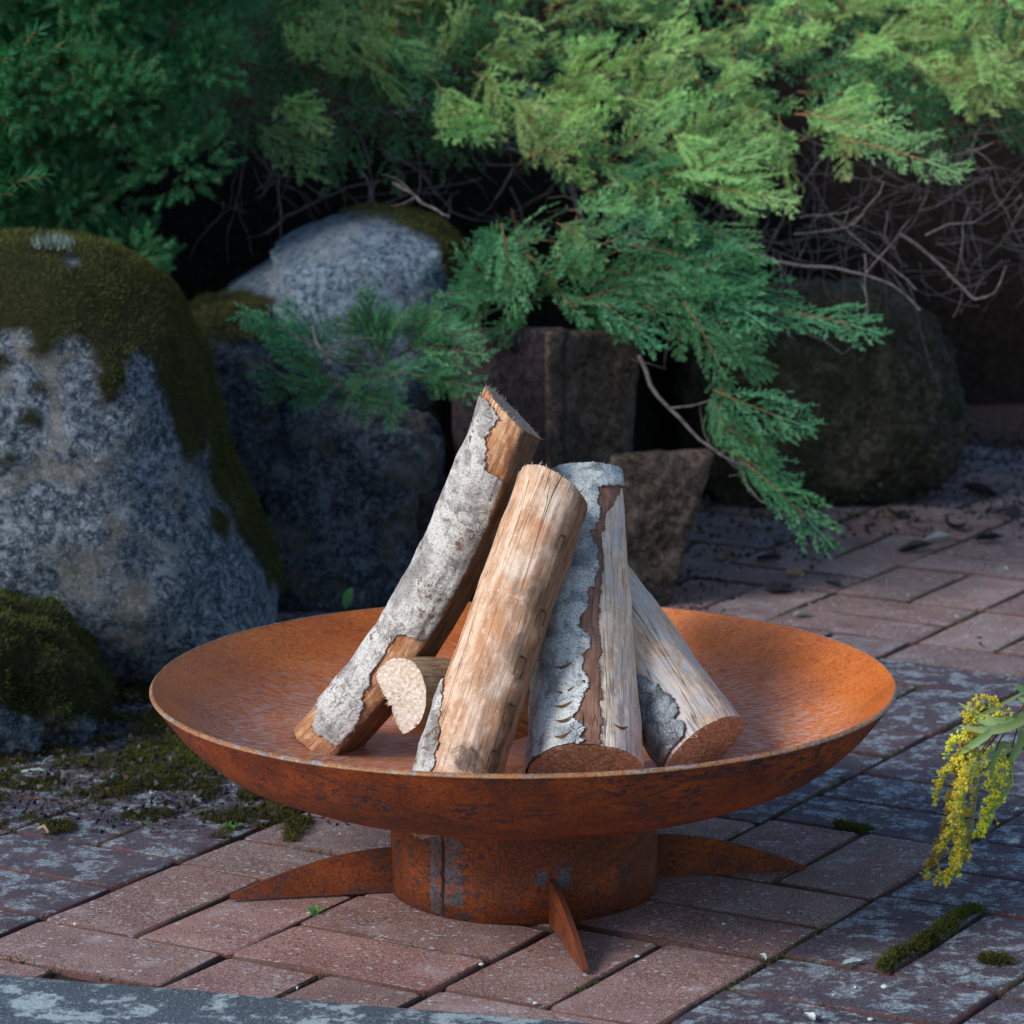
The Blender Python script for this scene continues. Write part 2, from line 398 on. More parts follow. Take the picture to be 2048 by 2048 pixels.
MP['juniper'] = mat_leaf('juniper_leaf', (.007, .085, .045), (.022, .190, .085), (.20, .58, .30), .30, .85, .40, sun_tint=((.085, .27, .065), (.44, .68, .22)))
MP['spruce'] = mat_leaf('spruce_needle', (.022, .150, .078), (.045, .250, .115), (.13, .42, .19), .34, .6, .55)
MP['twig'] = mat_plain('dead_twig', (.05, .042, .042), (.18, .16, .17), 120, .85, .001)
MP['twig_red'] = mat_plain('young_twig', (.16, .07, .03), (.30, .15, .07), 120, .7, .001)

# ------------------------------------------------------------------ ground, pavers
L = .21
YAW = -0.5434216
EU = np.array([math.cos(YAW), math.sin(YAW)]); EV = np.array([-math.sin(YAW), math.cos(YAW)])
ORG = np.array([-0.44296, -0.09651])

def grid_mesh(name, x0, x1, y0, y1, nx, ny, zf, mat):
    xs = np.linspace(x0, x1, nx); ys = np.linspace(y0, y1, ny); X, Y = np.meshgrid(xs, ys)
    Z = zf(X, Y); V = np.stack([X, Y, Z], -1).reshape(-1, 3)
    i = np.arange((ny-1)*(nx-1)); r, c = i//(nx-1), i % (nx-1); a = r*nx+c
    return mesh_np(name, V, [np.stack([a, a+1, a+nx+1, a+nx], 1)], True, [mat])
ground = link('ground', grid_mesh('ground', -60, 60, -60, 60, 2, 2, lambda X, Y: X*0-.0265, MP['soil']), kind='structure')
# planting bank rising behind the rocks
def bank_z(X, Y):
    edge = 1.62 + .15*np.clip(X, -1, 1) + 1.1*sstep(.08, .50, X)
    t = np.clip((Y-edge), 0, 6)
    return -.03 + .42*sstep(0, .5, t) + .20*t + .03*fbm(np.stack([X*3, Y*3, X*0], -1), 3)*sstep(0, .3, t)
link('planting_bank', grid_mesh('planting_bank', -5, 5, 1.2, 7.5, 160, 110, bank_z, MP['soil']), kind='structure')

paving = link('brick_paving', grid_mesh('joint_sand', -4.5, 4.5, -3.4, 5.0, 60, 60, lambda X, Y: X*0-.0070+.0012*fbm(np.stack([X*9, Y*9, X*0], -1), 3), MP['joint']), kind='structure')

def brick_mesh(idx, lx, ly, h=.03, ch=.0036):
    """paver with a double arris, slightly chipped; origin at its middle, top at z = 0"""
    rg = np.random.default_rng(100+idx)
    hx, hy = lx/2, ly/2
    nx_, ny_ = (5, 3) if lx > ly else (3, 5)
    def ring(ix, iy, z, jit):
        pts = []
        tt = {3: [0, .035, .965], 5: [0, .018, .34, .66, .982]}
        for q in tt[nx_]: pts.append([-ix+2*ix*q, -iy])
        for q in tt[ny_]: pts.append([ix, -iy+2*iy*q])
        for q in tt[nx_]: pts.append([ix-2*ix*q, iy])
        for q in tt[ny_]: pts.append([-ix, iy-2*iy*q])
        pts = np.array(pts); n = len(pts)
        # soften corners
        for c_ in (0, nx_, nx_+ny_, 2*nx_+ny_): pts[c_] *= (1-.0030/np.hypot(ix, iy)*1.2)
        pts = pts+rg.normal(0, jit*.9, pts.shape)
        return np.c_[pts, np.full(n, z)+rg.normal(0, jit*.4, n)]
    r0 = ring(hx, hy, -h, .0003); r1 = ring(hx, hy, -ch*1.15, .0006)
    r2 = ring(hx-ch*.35, hy-ch*.35, -ch*.35, .0006); r3 = ring(hx-ch, hy-ch, 0, .0008); r3[:, 2] = 0
    n = len(r0); V = np.r_[r0, r1, r2, r3, [[0, 0, 0.]]]
    F4 = []
    for k in range(3):
        for i in range(n): F4.append([k*n+i, k*n+(i+1) % n, (k+1)*n+(i+1) % n, (k+1)*n+i])
    F3 = [[3*n+i, 3*n+(i+1) % n, 4*n] for i in range(n)]
    me = mesh_np('brick', V, [F4, F3], False, [MP['paver']])
    sm = np.array([True]*len(F4)+[False]*len(F3)); me.polygons.foreach_set('use_smooth', sm)
    return me
GAP = .0034
BM = {'h': [brick_mesh(i, L-GAP, L/2-GAP) for i in range(5)], 'v': [brick_mesh(9+i, L/2-GAP, L-GAP) for i in range(5)]}

# columns of half basket weave, lengths along v in brick lengths; P = pair laid lengthwise, S = single laid across
def column(u0, anchor, seq_up, n_up, seq_dn, n_dn):
    out = []; v = anchor
    for i in range(n_up):
        t = seq_up[i % len(seq_up)]; d = .965 if t == 'P' else .49
        out.append((u0, v, t, d)); v += d
    v = anchor
    for i in range(n_dn):
        t = seq_dn[i % len(seq_dn)]; d = 1.0 if t == 'P' else .5
        v -= d; out.append((u0, v, t, d))
    return out
cols = []
cols += column(-5, .3, 'PSS', 20, 'SSP', 8) + column(-4, -.2, 'PSS', 20, 'SSP', 8) + column(-3, .8, 'PSS', 20, 'SSP', 8)
cols += column(-2, .1, 'PSS', 20, 'SSP', 8) + column(-1, 1.04, 'PSS', 20, 'SSPSS', 8)
cols += column(0, 1.0, 'SSP', 24, 'PSPSSP', 8)
cols += column(1, 1.0, 'PSS', 22, 'SSPSS', 8)
cols += column(2, 2.09, 'PSS', 22, 'SSPSS', 8)
cols += column(3, 3.18, 'PSS', 20, 'SSPSS', 8)
cols += column(4, 1.15, 'PSS', 20, 'SSPSS', 8) + column(5, 2.1, 'PSS', 20, 'SSPSS', 10) + column(6, 3.1, 'PSS', 20, 'SSPSS', 12)
cols += column(7, 4.2, 'PSS', 18, 'SSPSS', 8) + column(8, 5.3, 'PSS', 18, 'SSPSS', 8)+column(9, 6.3, 'PSS', 14, 'SSPSS', 6)
KA, KB = np.array([-.4544, -.2737]), np.array([-.0635, -.3782])      # back edge of the kerb stone
KD = (KB-KA)/np.linalg.norm(KB-KA); KN = np.array([KD[1], -KD[0]])   # towards the camera
bricks = []
for (u0, v0, t, d) in cols:
    items = [(u0+.5, v0+d/2, 'h', d)] if t == 'S' else [(u0+.25, v0+d/2, 'v', d), (u0+.75, v0+d/2, 'v', d)]
    for (u, v, o, d) in items:
        c = ORG+EU*u*L+EV*v*L
        if c[1] < -2.6 or c[1] > 4.2 or abs(c[0]) > 2.2: continue
        bricks.append((u, v, o, d, c))
def in_view(c):
    x, y = to_px((c[0], c[1], 0)); return -150 < x < 2080 and 840 < y < 2030
def buried(c):                    # under the soil, boulders and blocks
    X, Y = c
    return Y > (1.02 + .30*X if X < -.25 else 1.35 + 1.1*max(0, X-.05)) 
def weather(u, v, c):
    w = 1.0
    if 0 <= u < 3 and v < 3.1+.0*u: w = .0
    if 0 <= u < 1 and v > 1.6: w = .35
    if v > 6.4 and u < 3: w = .12
    if v > 8.2: w = .1
    if u < 0 and v < 4: w = 1.0
    if u >= 2 and v > 6.4: w = .5
    if u >= 3 and v < 6: w = 1.0
    return w
vis = [b for b in bricks if in_view(b[4]) and not buried(b[4])]
kerb_cut = lambda c: (np.array(c)-KA) @ KN
vis = [b for b in vis if kerb_cut(b[4]) < .05]
vis.sort(key=lambda b: b[4][1])
NB = 0
rb = random.Random(3)
rest = []
visset = set(id(b) for b in vis[:295])
for b in bricks:
    u, v, o, d, c = b
    if kerb_cut(c) > .05 and c[1] < 0 and c[0] < .45: continue
    if id(b) not in visset:
        if not buried(c) or in_view(c): rest.append(b)
        continue
    me = BM[o][rb.randrange(5)]
    ob = link('brick', me, paving)
    ob.location = (c[0], c[1], rb.uniform(-.0012, .0012)-.0004)
    flip = math.pi if rb.random() < .5 else 0
    ob.rotation_euler = (rb.gauss(0, .006), rb.gauss(0, .006), YAW+flip+rb.gauss(0, .004))
    if o == 'v': ob.scale = (1, d, 1)
    else: ob.scale = (1, d/.5, 1)
    ob['weather'] = float(min(1, max(0, weather(u, v, c)+rb.uniform(-.06, .1)*(weather(u, v, c) > .1))))
# bricks beyond the picture and the farthest ones, joined
VV, FF4, FF3, no = [], [], [], 0
src = {}
for o in 'hv':
    me = BM[o][0]; co = np.zeros(len(me.vertices)*3, np.float32); me.vertices.foreach_get('co', co)
    src[o] = (co.reshape(-1, 3), np.array([p.vertices[:] for p in me.polygons if len(p.vertices) == 4]), np.array([p.vertices[:] for p in me.polygons if len(p.vertices) == 3]))
for (u, v, o, d, c) in rest:
    V, q4, q3 = src[o]; V = V.copy(); V[:, 1] *= (d if o == 'v' else d/.5)
    W = V[:, :1]*np.r_[EU, 0]+V[:, 1:2]*np.r_[EV, 0]; W[:, 2] = V[:, 2]+rb.uniform(-.001, .001); W[:, 0] += c[0]; W[:, 1] += c[1]
    VV.append(W); FF4.append(q4+no); FF3.append(q3+no); no += len(V)
o_ = link('distant_brick', mesh_np('distant_brick', np.concatenate(VV), [np.concatenate(FF4), np.concatenate(FF3)], False, [MP['paver']]), paving, kind='stuff')
o_['weather'] = .6

# kerb stone along the front left
def slab():
    Ls, W_, n = 3.4, .42, 140
    prof = [(-.001, -.10), (0, -.004), (.0015, .0035), (.005, .0065), (.012, .008), (.04, .0085), (.12, .0085), (.25, .0085), (W_-.01, .008), (W_, .0), (W_, -.1)]
    V = []; m = len(prof)
    s = np.linspace(-1.6, Ls-1.6, n)
    for si in s:
        for j, (a, z) in enumerate(prof):
            w = .0022*fbm(np.array([si*18, a*18, 3.]), 3)+.0009*fbm(np.array([si*90, a*90, 1.]), 2)
            P = KA+KD*si+KN*(a+w*(a < .02)); V.append([P[0], P[1], z+(.6*w if z > -.01 else 0)])
    F = [[i*m+j, i*m+j+1, (i+1)*m+j+1, (i+1)*m+j] for i in range(n-1) for j in range(m-1)]
    return mesh_np('kerb_stone', np.array(V), [F], True, [MP['kerb']])
tag(link('kerb_stone', slab()), 'grey blue lichen spotted stone slab along the front left edge of the brick paving', 'kerb')

# ------------------------------------------------------------------ fire bowl
R, H = .3462, .1973
bowl = thing('fire_bowl', 'round rusty steel fire bowl on a low ring base with curved fin feet', 'fire bowl', (0, 0, 0))
pu = np.array([0, .2, .36, .5, .62, .74, .84, .92, 1.0]); pz = np.array([.082, .084, .0895, .0985, .1068, .1205, .1375, .1620, H])
us = np.linspace(0, 1, 60)
def cub(x):          # smooth interpolation of the profile (Catmull-Rom)
    i = np.clip(np.searchsorted(pu, x, 'right')-1, 0, len(pu)-2); h = pu[i+1]-pu[i]; t = (x-pu[i])/h
    m = np.gradient(pz, pu)
    return (2*t**3-3*t**2+1)*pz[i]+(t**3-2*t**2+t)*h*m[i]+(-2*t**3+3*t**2)*pz[i+1]+(t**3-t**2)*h*m[i+1]
def lathe(name, prof, mat, parent, seg=192, a0=-math.pi, wob=0., scale_v=1.):
    prof = np.array(prof); m = len(prof); th = a0+np.linspace(0, 2*math.pi, seg+1)
    Rr = prof[:, 0][None, :]+0*th[:, None]; Zz = prof[:, 1][None, :]+0*th[:, None]
    if wob:
        Zz = Zz+wob*(Rr/R)**3*(np.sin(2*th+.6)*.6+np.sin(3*th+1.9)*.4)[:, None]
    X = Rr*np.sin(th)[:, None]; Y = -Rr*np.cos(th)[:, None]
    V = np.stack([X, Y, Zz], -1).reshape(-1, 3)
    g = np.stack([th[:, None]*np.maximum(.09, Rr), np.cumsum(np.r_[0, np.hypot(*np.diff(prof, axis=0).T)])[None, :]+0*Rr, 0*Rr], -1).reshape(-1, 3)
    F = [[i*m+j, (i+1)*m+j, (i+1)*m+j+1, i*m+j+1] for i in range(seg) for j in range(m-1)]
    return link(name, mesh_np(name, V, [F], True, [mat], attrs={'guv': g}), parent)
TH = .0042
outer = [(u*R, float(cub(u))) for u in us]
inner = []
for i, (r, z) in enumerate(outer):
    a = outer[max(0, i-1)]; b = outer[min(len(outer)-1, i+1)]; tx, tz = b[0]-a[0], b[1]-a[1]; l_ = math.hypot(tx, tz)
    inner.append((max(0, r-tz/l_*TH), z+tx/l_*TH))
lathe('dish_outside', outer[:-1]+[(R-.0004, H-.0008)], MP['rust_out'], bowl, wob=.0008)
lathe('dish_inside', list(reversed(inner[:-1]+[(inner[-1][0]+.0001, inner[-1][1]-.0006)])), MP['rust_in'], bowl, wob=.0008)
ir, iz = inner[-1]
lathe('rim', [(R-.0004, H-.0008), (R, H-.0002), (R-.0003, H+.0004), (ir+.0006, iz+.0004), (ir+.0001, iz), (ir+.0001, iz-.0006)], MP['rust_rim'], bowl, 256, wob=.0008)
RB = .1248
lathe('ring_base', [(RB, .0912), (RB, .060), (RB, .030), (RB, .0015), (RB-.003, .0012), (RB-.003, .05), (RB-.003, .088)], MP['rust_base'], bowl)
# welded seam with bare steel either side of it
def strip(name, ang0, ang1, z0, z1, r, mat, n=14, m=90, edge=.0022):
    V = []; G = []
    for j in range(m+1):
        z = z0+(z1-z0)*j/m
        for i in range(n+1):
            a = ang0+(ang1-ang0)*i/n
            if i in (0, n): a += edge/r*float(fbm(np.array([z*190, i*3.1, 1.]), 4))
            V.append([r*math.sin(a), -r*math.cos(a), z]); G.append([a*r, z, 0])
    F = [[j*(n+1)+i, j*(n+1)+i+1, (j+1)*(n+1)+i+1, (j+1)*(n+1)+i] for j in range(m) for i in range(n)]
    return link(name, mesh_np(name, np.array(V), [F], True, [mat], attrs={'guv': np.array(G)}), bowl)
# angles measured from the camera side, positive to the right
sa = math.asin((at(836, 1660, -.11)[0])/RB)
strip('seam_line', sa-.012, sa+.004, .002, .0895, RB+.0004, mat_plain('seam_dark', (.01, .012, .016), (.03, .03, .035), 80))
# curved fin feet
def fin(ang, length=.145, hgt=.055, thick=.005):
    n = 26; V = []; G = []
    x = np.linspace(0, 1, n)
    top = hgt*(1-x**1.75)*(1.0)+.0045
    bot = .0012+0*x
    d = np.array([math.sin(ang), -math.cos(ang)]); s = np.array([d[1], -d[0]])
    for k in (-1, 1):
        for i in range(n):
            r = RB-.001+x[i]*length
            for z in (bot[i], top[i]):
                P = d*r+s*k*thick/2; V.append([P[0], P[1], z]); G.append([r, z+k, 0])
    F = []
    for i in range(n-1):
        a = 2*i; b = 2*n+2*i
        F += [[a, a+2, a+3, a+1], [b+1, b+3, b+2, b], [a+1, a+3, b+3, b+1], [a, b, b+2, a+2]]
    e = 2*(n-1); F += [[e, 2*n+e, 2*n+e+1, e+1]]
    o = link('foot', mesh_np('foot', np.array(V), [F], False, [MP['rust_base']], attrs={'guv': np.array(G)}), bowl)
    return o
# tips seen on the ground at (430,1698), (1108,1838), (1524,1640)
for (px, py) in ((432, 1699), (1106, 1838), (1521, 1642)):
    T = gnd(px, py); ang = math.atan2(T[0], -T[1]); fin(ang, math.hypot(T[0], T[1])-RB, .039)
T = gnd(1106, 1838); fa = math.atan2(T[0], -T[1])

# ------------------------------------------------------------------ logs
def frames(P):
    P = np.asarray(P, float); T = np.gradient(P, axis=0); T /= np.linalg.norm(T, axis=1)[:, None]
    return P, T
def resample(ctrl, n):
    ctrl = np.array(ctrl, float); t = np.linspace(0, 1, len(ctrl)); q = np.linspace(0, 1, n)
    if len(ctrl) == 2: return ctrl[0]+(ctrl[1]-ctrl[0])*q[:, None]
    # quadratic / cubic fit through the points
    return np.stack([np.polyval(np.polyfit(t, ctrl[:, k], min(3, len(ctrl)-1)), q) for k in range(ctrl.shape[1])], 1)
def firewood(name, label, ctrl, rad, planes, seed, wood, endm, bark=None, barkm=None, thick=.0028, front=(0, -1, 0),
             skew=(0, 0), rough=.0012, oval=0., loose=None, res=.0016, knots=(), bulge=.02, inner=None):
    """a log along ctrl (bottom to top). angle 0 faces `front`, + turns to its right.
    planes: (angle, distance as a share of the radius) split faces. bark(phi, s, X, Z): signed, > 0 is bark."""
    root = thing(name, label, 'firewood', tuple(np.array(ctrl[0], float)), 'split firewood stacked upright in the fire bowl')
    o0 = np.array(ctrl[0], float)
    length = sum(np.linalg.norm(np.diff(np.array(ctrl), axis=0), axis=1))
    ns = int(length/res); nf = int(2*math.pi*max(rad)/res)
    P, T = frames(resample(ctrl, ns)); s = np.linspace(0, 1, ns)
    f = np.array(front, float); N0 = f-(T@f)[:, None]*T; N0 /= np.linalg.norm(N0, axis=1)[:, None]; N1 = np.cross(T, N0)
    r = np.interp(s, np.linspace(0, 1, len(rad)), rad)
    phi = np.linspace(-math.pi, math.pi, nf+1)
    S, PH = np.meshgrid(s, phi, indexing='ij')
    RR = r[:, None]*(1+oval*np.cos(2*PH))
    cyl = np.stack([np.cos(PH)*.9, np.sin(PH)*.9, S*length/.08], -1)+seed*7.7
    RR = RR*(1+bulge*fbm(cyl*1.1, 3))
    isplit = np.zeros_like(RR)
    for (a, d) in planes:
        a = math.radians(a); cs = np.cos(PH-a); lim = np.where(cs > .05, d*r[:, None]/np.maximum(cs, .05), 9)
        spl = .0022*fbm(np.stack([PH*3.0+seed, S*length*9, PH*0], -1), 4)+.0008*vnoise(np.stack([PH*26, S*length*30, PH*0], -1))
        lim2 = lim+spl; k = lim2 < RR; isplit = np.maximum(isplit, k); RR = np.minimum(RR, lim2)
    for (ka, ks, kr, kh) in knots:        # (angle deg, s, radius m, height m) bumps and pits
        da = (PH-math.radians(ka))*r[:, None]; ds = (S-ks)*length; q = np.hypot(da, ds)/kr
        RR = RR+kh*np.exp(-q*q)*np.where(q > .45, 1, q/.45)
    RR = RR+rough*.5*fbm(np.stack([np.cos(PH)*9, np.sin(PH)*9, S*length*30], -1)+seed, 3)
    sk = (skew[0]*np.cos(PH)+skew[1]*np.sin(PH))     # oblique saw cuts shift the end rings
    def place(RA, SS):
        W = (1-SS)**14*sk*1.0 + SS**14*(skew[2]*np.cos(PH)+skew[3]*np.sin(PH) if len(skew) > 2 else 0)
        return (P[:, None, :]+(N0[:, None, :]*np.cos(PH)[..., None]+N1[:, None, :]*np.sin(PH)[..., None])*RA[..., None]
                + T[:, None, :]*(W*RA)[..., None])
    V = place(RR, S)-o0
    guv = np.stack([PH*r[:, None]+seed*.3, S*length, 0*S], -1)
    idx = np.arange(ns*(nf+1)).reshape(ns, nf+1)
    Fq = np.stack([idx[:-1, :-1], idx[:-1, 1:], idx[1:, 1:], idx[1:, :-1]], -1)
    core = link('wood', mesh_np('wood', V.reshape(-1, 3), [Fq.reshape(-1, 4)], True, [wood], attrs={'guv': guv.reshape(-1, 3)}), root)
    # end grain: rings from the rim to the centre, rough sawn
    for e, nm in ((0, 1), (ns-1, -1)):
        m_ = 16; cen = V[e].mean(0); A = []
        for j in range(m_+1):
            q = 1-j/m_
            ringp = cen+(V[e]-cen)*q
            ringp = ringp-T[e]*nm*((.0012*vnoise(ringp*600+seed)+.0008*vnoise(ringp*1500))*(j > 0)+.0003)[:, None]
            A.append(ringp)
        A = np.array(A).reshape(-1, 3); ii = np.arange((m_+1)*(nf+1)).reshape(m_+1, nf+1)
        q4 = np.stack([ii[:-1, :-1], ii[1:, :-1], ii[1:, 1:], ii[:-1, 1:]], -1).reshape(-1, 4)
        if nm < 0: q4 = q4[:, ::-1]
        link('end_grain', mesh_np('end_grain', A, [q4], True, [endm]), root)
        # torn fibres round the saw cut
        rg = np.random.default_rng(seed*10+e); VV = []; FF = []
        for kk in range(90):
            a = rg.integers(0, nf); p0 = V[e][a]; rad_ = (p0-cen)/np.linalg.norm(p0-cen)
            dirv = -T[e]*nm*rg.uniform(.6, 1.2)+rad_*rg.normal(0, .5)+np.cross(T[e], rad_)*rg.normal(0, .6)
            ln_ = rg.uniform(.0012, .0045)*(1.6 if rg.random() < .12 else 1); w_ = rg.uniform(.0003, .0009)
            sd_ = np.cross(T[e], rad_)*w_; b = len(VV)
            p0 = p0-rad_*rg.uniform(0, .0012)
            VV += [p0-sd_, p0+sd_, p0+dirv*ln_, p0-rad_*w_*1.2]; FF += [[b, b+1, b+2], [b+1, b+3, b+2], [b+3, b, b+2]]
        link('torn_fibre', mesh_np('torn_fibre', np.array(VV), [FF], False, [endm]), root, kind='stuff')
    for (bark, barkm, thick, bname) in [q for q in ((bark, barkm, thick, 'bark'), (inner[0], inner[1], .0012, 'inner_bark') if inner else (None,)*4) if q[0] is not None]:
        nz1 = fbm(np.stack([PH*r[:, None]*55, S*length*55, 0*S], -1)+seed, 4); nz2 = fbm(np.stack([PH*r[:, None]*260, S*length*260, 0*S], -1)+seed, 2)
        B = bark(np.degrees(PH), S, nz1, nz2)
        B = np.where(isplit > 0, -1., B)
        keep = (B[:-1, :-1]+B[1:, :-1]+B[:-1, 1:]+B[1:, 1:]) > 0
        B2 = thick*(.82+.25*fbm(cyl*3.3, 3))
        B2 = B2+(.0016*fbm(np.stack([PH*r[:, None]*70, S*length*70, 0*S], -1)+3, 3))*.5
        if loose is not None: B2 = B2+loose(np.degrees(PH), S)
        outer_ = place(RR+np.maximum(B2, .0008), S)-o0; inner_ = place(RR-.0008, S)-o0
        # faces kept on the shell, walls on the border
        q = Fq[keep]
        N = ns*(nf+1)
        pad = np.zeros((keep.shape[0]+2, keep.shape[1]+2), bool); pad[1:-1, 1:-1] = keep
        walls = []
        I, J = np.nonzero(keep)
        a, b, c, d = Fq[..., 0], Fq[..., 1], Fq[..., 2], Fq[..., 3]
        for (di, dj, e0, e1) in ((-1, 0, a, b), (0, 1, b, c), (1, 0, c, d), (0, -1, d, a)):
            mm = ~pad[I+1+di, J+1+dj]; x0 = e0[I[mm], J[mm]]; x1 = e1[I[mm], J[mm]]
            walls.append(np.stack([x0, x0+N, x1+N, x1], 1))
        VA = np.r_[outer_.reshape(-1, 3), inner_.reshape(-1, 3)]; w4 = np.concatenate(walls)
        # jitter of the border so it is not stepped
        bj = np.zeros(len(VA)); bj[np.unique(w4)] = 1
        VA = VA+bj[:, None]*RNG.normal(0, res*.22, VA.shape)
        used = np.unique(np.r_[q.ravel(), w4.ravel()]); mp = np.full(len(VA), -1); mp[used] = np.arange(len(used))
        G2 = np.r_[guv.reshape(-1, 3), guv.reshape(-1, 3)]
        me = mesh_np(bname, VA[used], [mp[q], mp[w4]], True, [barkm, MP['bark_edge']], mi=np.r_[np.zeros(len(q)), np.ones(len(w4))], attrs={'guv': G2[used]})
        link(bname, me, root)
    return root, (P, T, N0, N1, r)

MP['bark_edge'] = mat_plain('bark_edge', (.10, .035, .015), (.24, .10, .045), 300, .9)
IB = mat_wood('inner_bark_brown', (.30, .17, .12), (.20, .105, .07), (.11, .05, .035), (.16, .11, .10), .6, .5, .5, .2)
MP['scar'] = mat_plain('branch_scar', (.035, .018, .010), (.15, .08, .035), 260, .8, .001)
WA = mat_wood('split_wood_orange', (.70, .44, .27), (.50, .22, .095), (.25, .08, .03), (.42, .30, .22), .62, .6, .5, .35, side=(.3085, .3125, (.085, .055, .038), .8))
X2 = 2*.3
WC = mat_wood('peeled_wood_tan', (.76, .58, .45), (.60, .35, .21), (.40, .19, .09), (.34, .27, .24), .60, .35, .7, .35,
              side=(X2+.008, X2+.026, (.17, .105, .055), .85),
              stain=[(X2-.012, .25, .014, (.84, .72, .61), .6), (X2+.006, .155, .011, (.86, .73, .62), .5), (X2-.008, .07, .012, (.82, .66, .54), .5), (X2-.004, .31, .013, (.85, .74, .64), .5), (X2-.02, .06, .014, (.50, .20, .08), .5), (X2+.0, .285, .011, (.52, .23, .10), .6), (X2-.01, .205, .011, (.52, .25, .11), .5), (X2+.002, .085, .017, (.13, .085, .075), .9), (X2+.018, .185, .016, (.20, .14, .11), .7), (X2+.02, .235, .014, (.24, .17, .12), .6)])
WD = mat_wood('peeled_wood_pale', (.80, .72, .60), (.68, .57, .44), (.46, .31, .20), (.55, .56, .55), .52, .35, .45, .3)
WE = mat_wood('peeled_wood_grey', (.70, .56, .44), (.58, .42, .30), (.36, .22, .13), (.50, .51, .53), .47, .4, .5, .5)
WB = mat_wood('split_wood_small', (.58, .42, .26), (.42, .26, .14), (.22, .11, .05), (.35, .30, .24), .6, .6, .4, .3)
EP = mat_end('end_grain_pale', (.93, .85, .76), (.82, .66, .54), (.60, .40, .26), .7)
EO = mat_end('end_grain_orange', (.72, .58, .46), (.46, .33, .24), (.22, .14, .095), .45)
BA = mat_bark('grey_bark_mottled', (.44, .43, .42), (.19, .18, .18), (.66, .66, .65), .95, fl_scale=120)
BD = mat_bark('silver_bark', (.42, .48, .51), (.20, .235, .265), (.70, .76, .75), .25, brown=(.10, .06, .045), cracks=True, pale_amt=.50)
BE = mat_bark('dark_grey_bark', (.20, .235, .265), (.07, .085, .105), (.40, .46, .50), .3, cracks=True, pale_amt=.58)

def barkA(ph, s, n1, n2):
    e = n1*13+n2*4
    lim = np.interp(s, [0, .05, .10, .14, .18, .215, .30, .335, .35, .36, .79, .815, .83, .91, .95, 1.0],
                       [-4, 6, 12, -8, -22, -30, -33, -26, 10, 60, 60, 50, -16, -31, -24, -19])
    m = lim+e*np.where((s > .36) & (s < .8), .6, .7)-ph
    end = (s-(.060+.024*n1-.0004*(ph+50)))*900
    top = (.985+.01*n1-s)*900
    return np.minimum(np.minimum(m, end), top)
firewood('firewood_log', 'tall curved split log with grey bark, orange wood patches and dark split side, leaning left', 
         [(-.1915, .110, .109), (-.121, .100, .193), (-.073, .092, .283), (-.035, .086, .360), (-.0070, .084, .434)],
         [.033, .0335, .034, .034, .036], [(66, .66)], 1, WA, EO, barkA, BA, .0026, skew=(0, .25, 0, -.42), bulge=.05)

def barkC(ph, s, n1, n2):
    lim = np.interp(s, [.0, .12, .22, .30, .36, .40, .47], [-48, -46, -44, -47, -56, -64, -82])
    m = lim+n1*5+n2*3-ph
    return np.minimum(np.minimum(m, (s-(.11+.02*n1))*900), (.46-s)*900)
rC, fC = firewood('firewood_log', 'peeled tan log leaning in the front with brown stains and little bark', 
         [(-.0725, -.112, .088), (-.050, -.070, .158), (-.011, -.012, .268), (.0280, .043, .370)],
         [.0385, .0395, .0385, .0375, .0375], [], 2, WC, EO, barkC, BA, .0028, skew=(0, 0, .1, -.22), bulge=.045, oval=.02,
         knots=[(38, .26, .010, .0035), (38, .38, .011, .003), (36, .50, .010, .0035), (40, .12, .010, .003), (50, .61, .007, .004), (5, .17, .006, .0015), (-10, .45, .005, .0012)])

def barkD(ph, s, n1, n2):
    lim = np.interp(s, [0, .2, .35, .45, .55, .8, .86, .90, .93, 1.0], [-9, -6, 0, -6, 8, 14, 16, 20, 75, 80])
    m = lim+n1*6+n2*2.5-ph
    return np.minimum(m, (s-.004)*900+n1*3)
def innerD(ph, s, n1, n2):
    lim = np.interp(s, [0, .3, .45, .8, .9, 1.0], [11, 13, 15, 25, 60, 80]); return lim+n1*3+n2*1.5-ph
_lastD = firewood('firewood_log', 'broad log with silvery grey bark, brown inner strip and pale bare wood on its right', 
         [(.0575, -.040, .120), (.0585, .025, .200), (.0600, .085, .290), (.0600, .130, .371)],
         [.0545, .0490, .0410, .0345], [], 3, WD, EO, barkD, BD, .0034, inner=(innerD, IB), skew=(0, 0, 0, 0), bulge=.03, oval=.02,
         knots=[(38, .12, .004, -.003), (40, .16, .004, -.003), (33, .22, .006, -.002)])

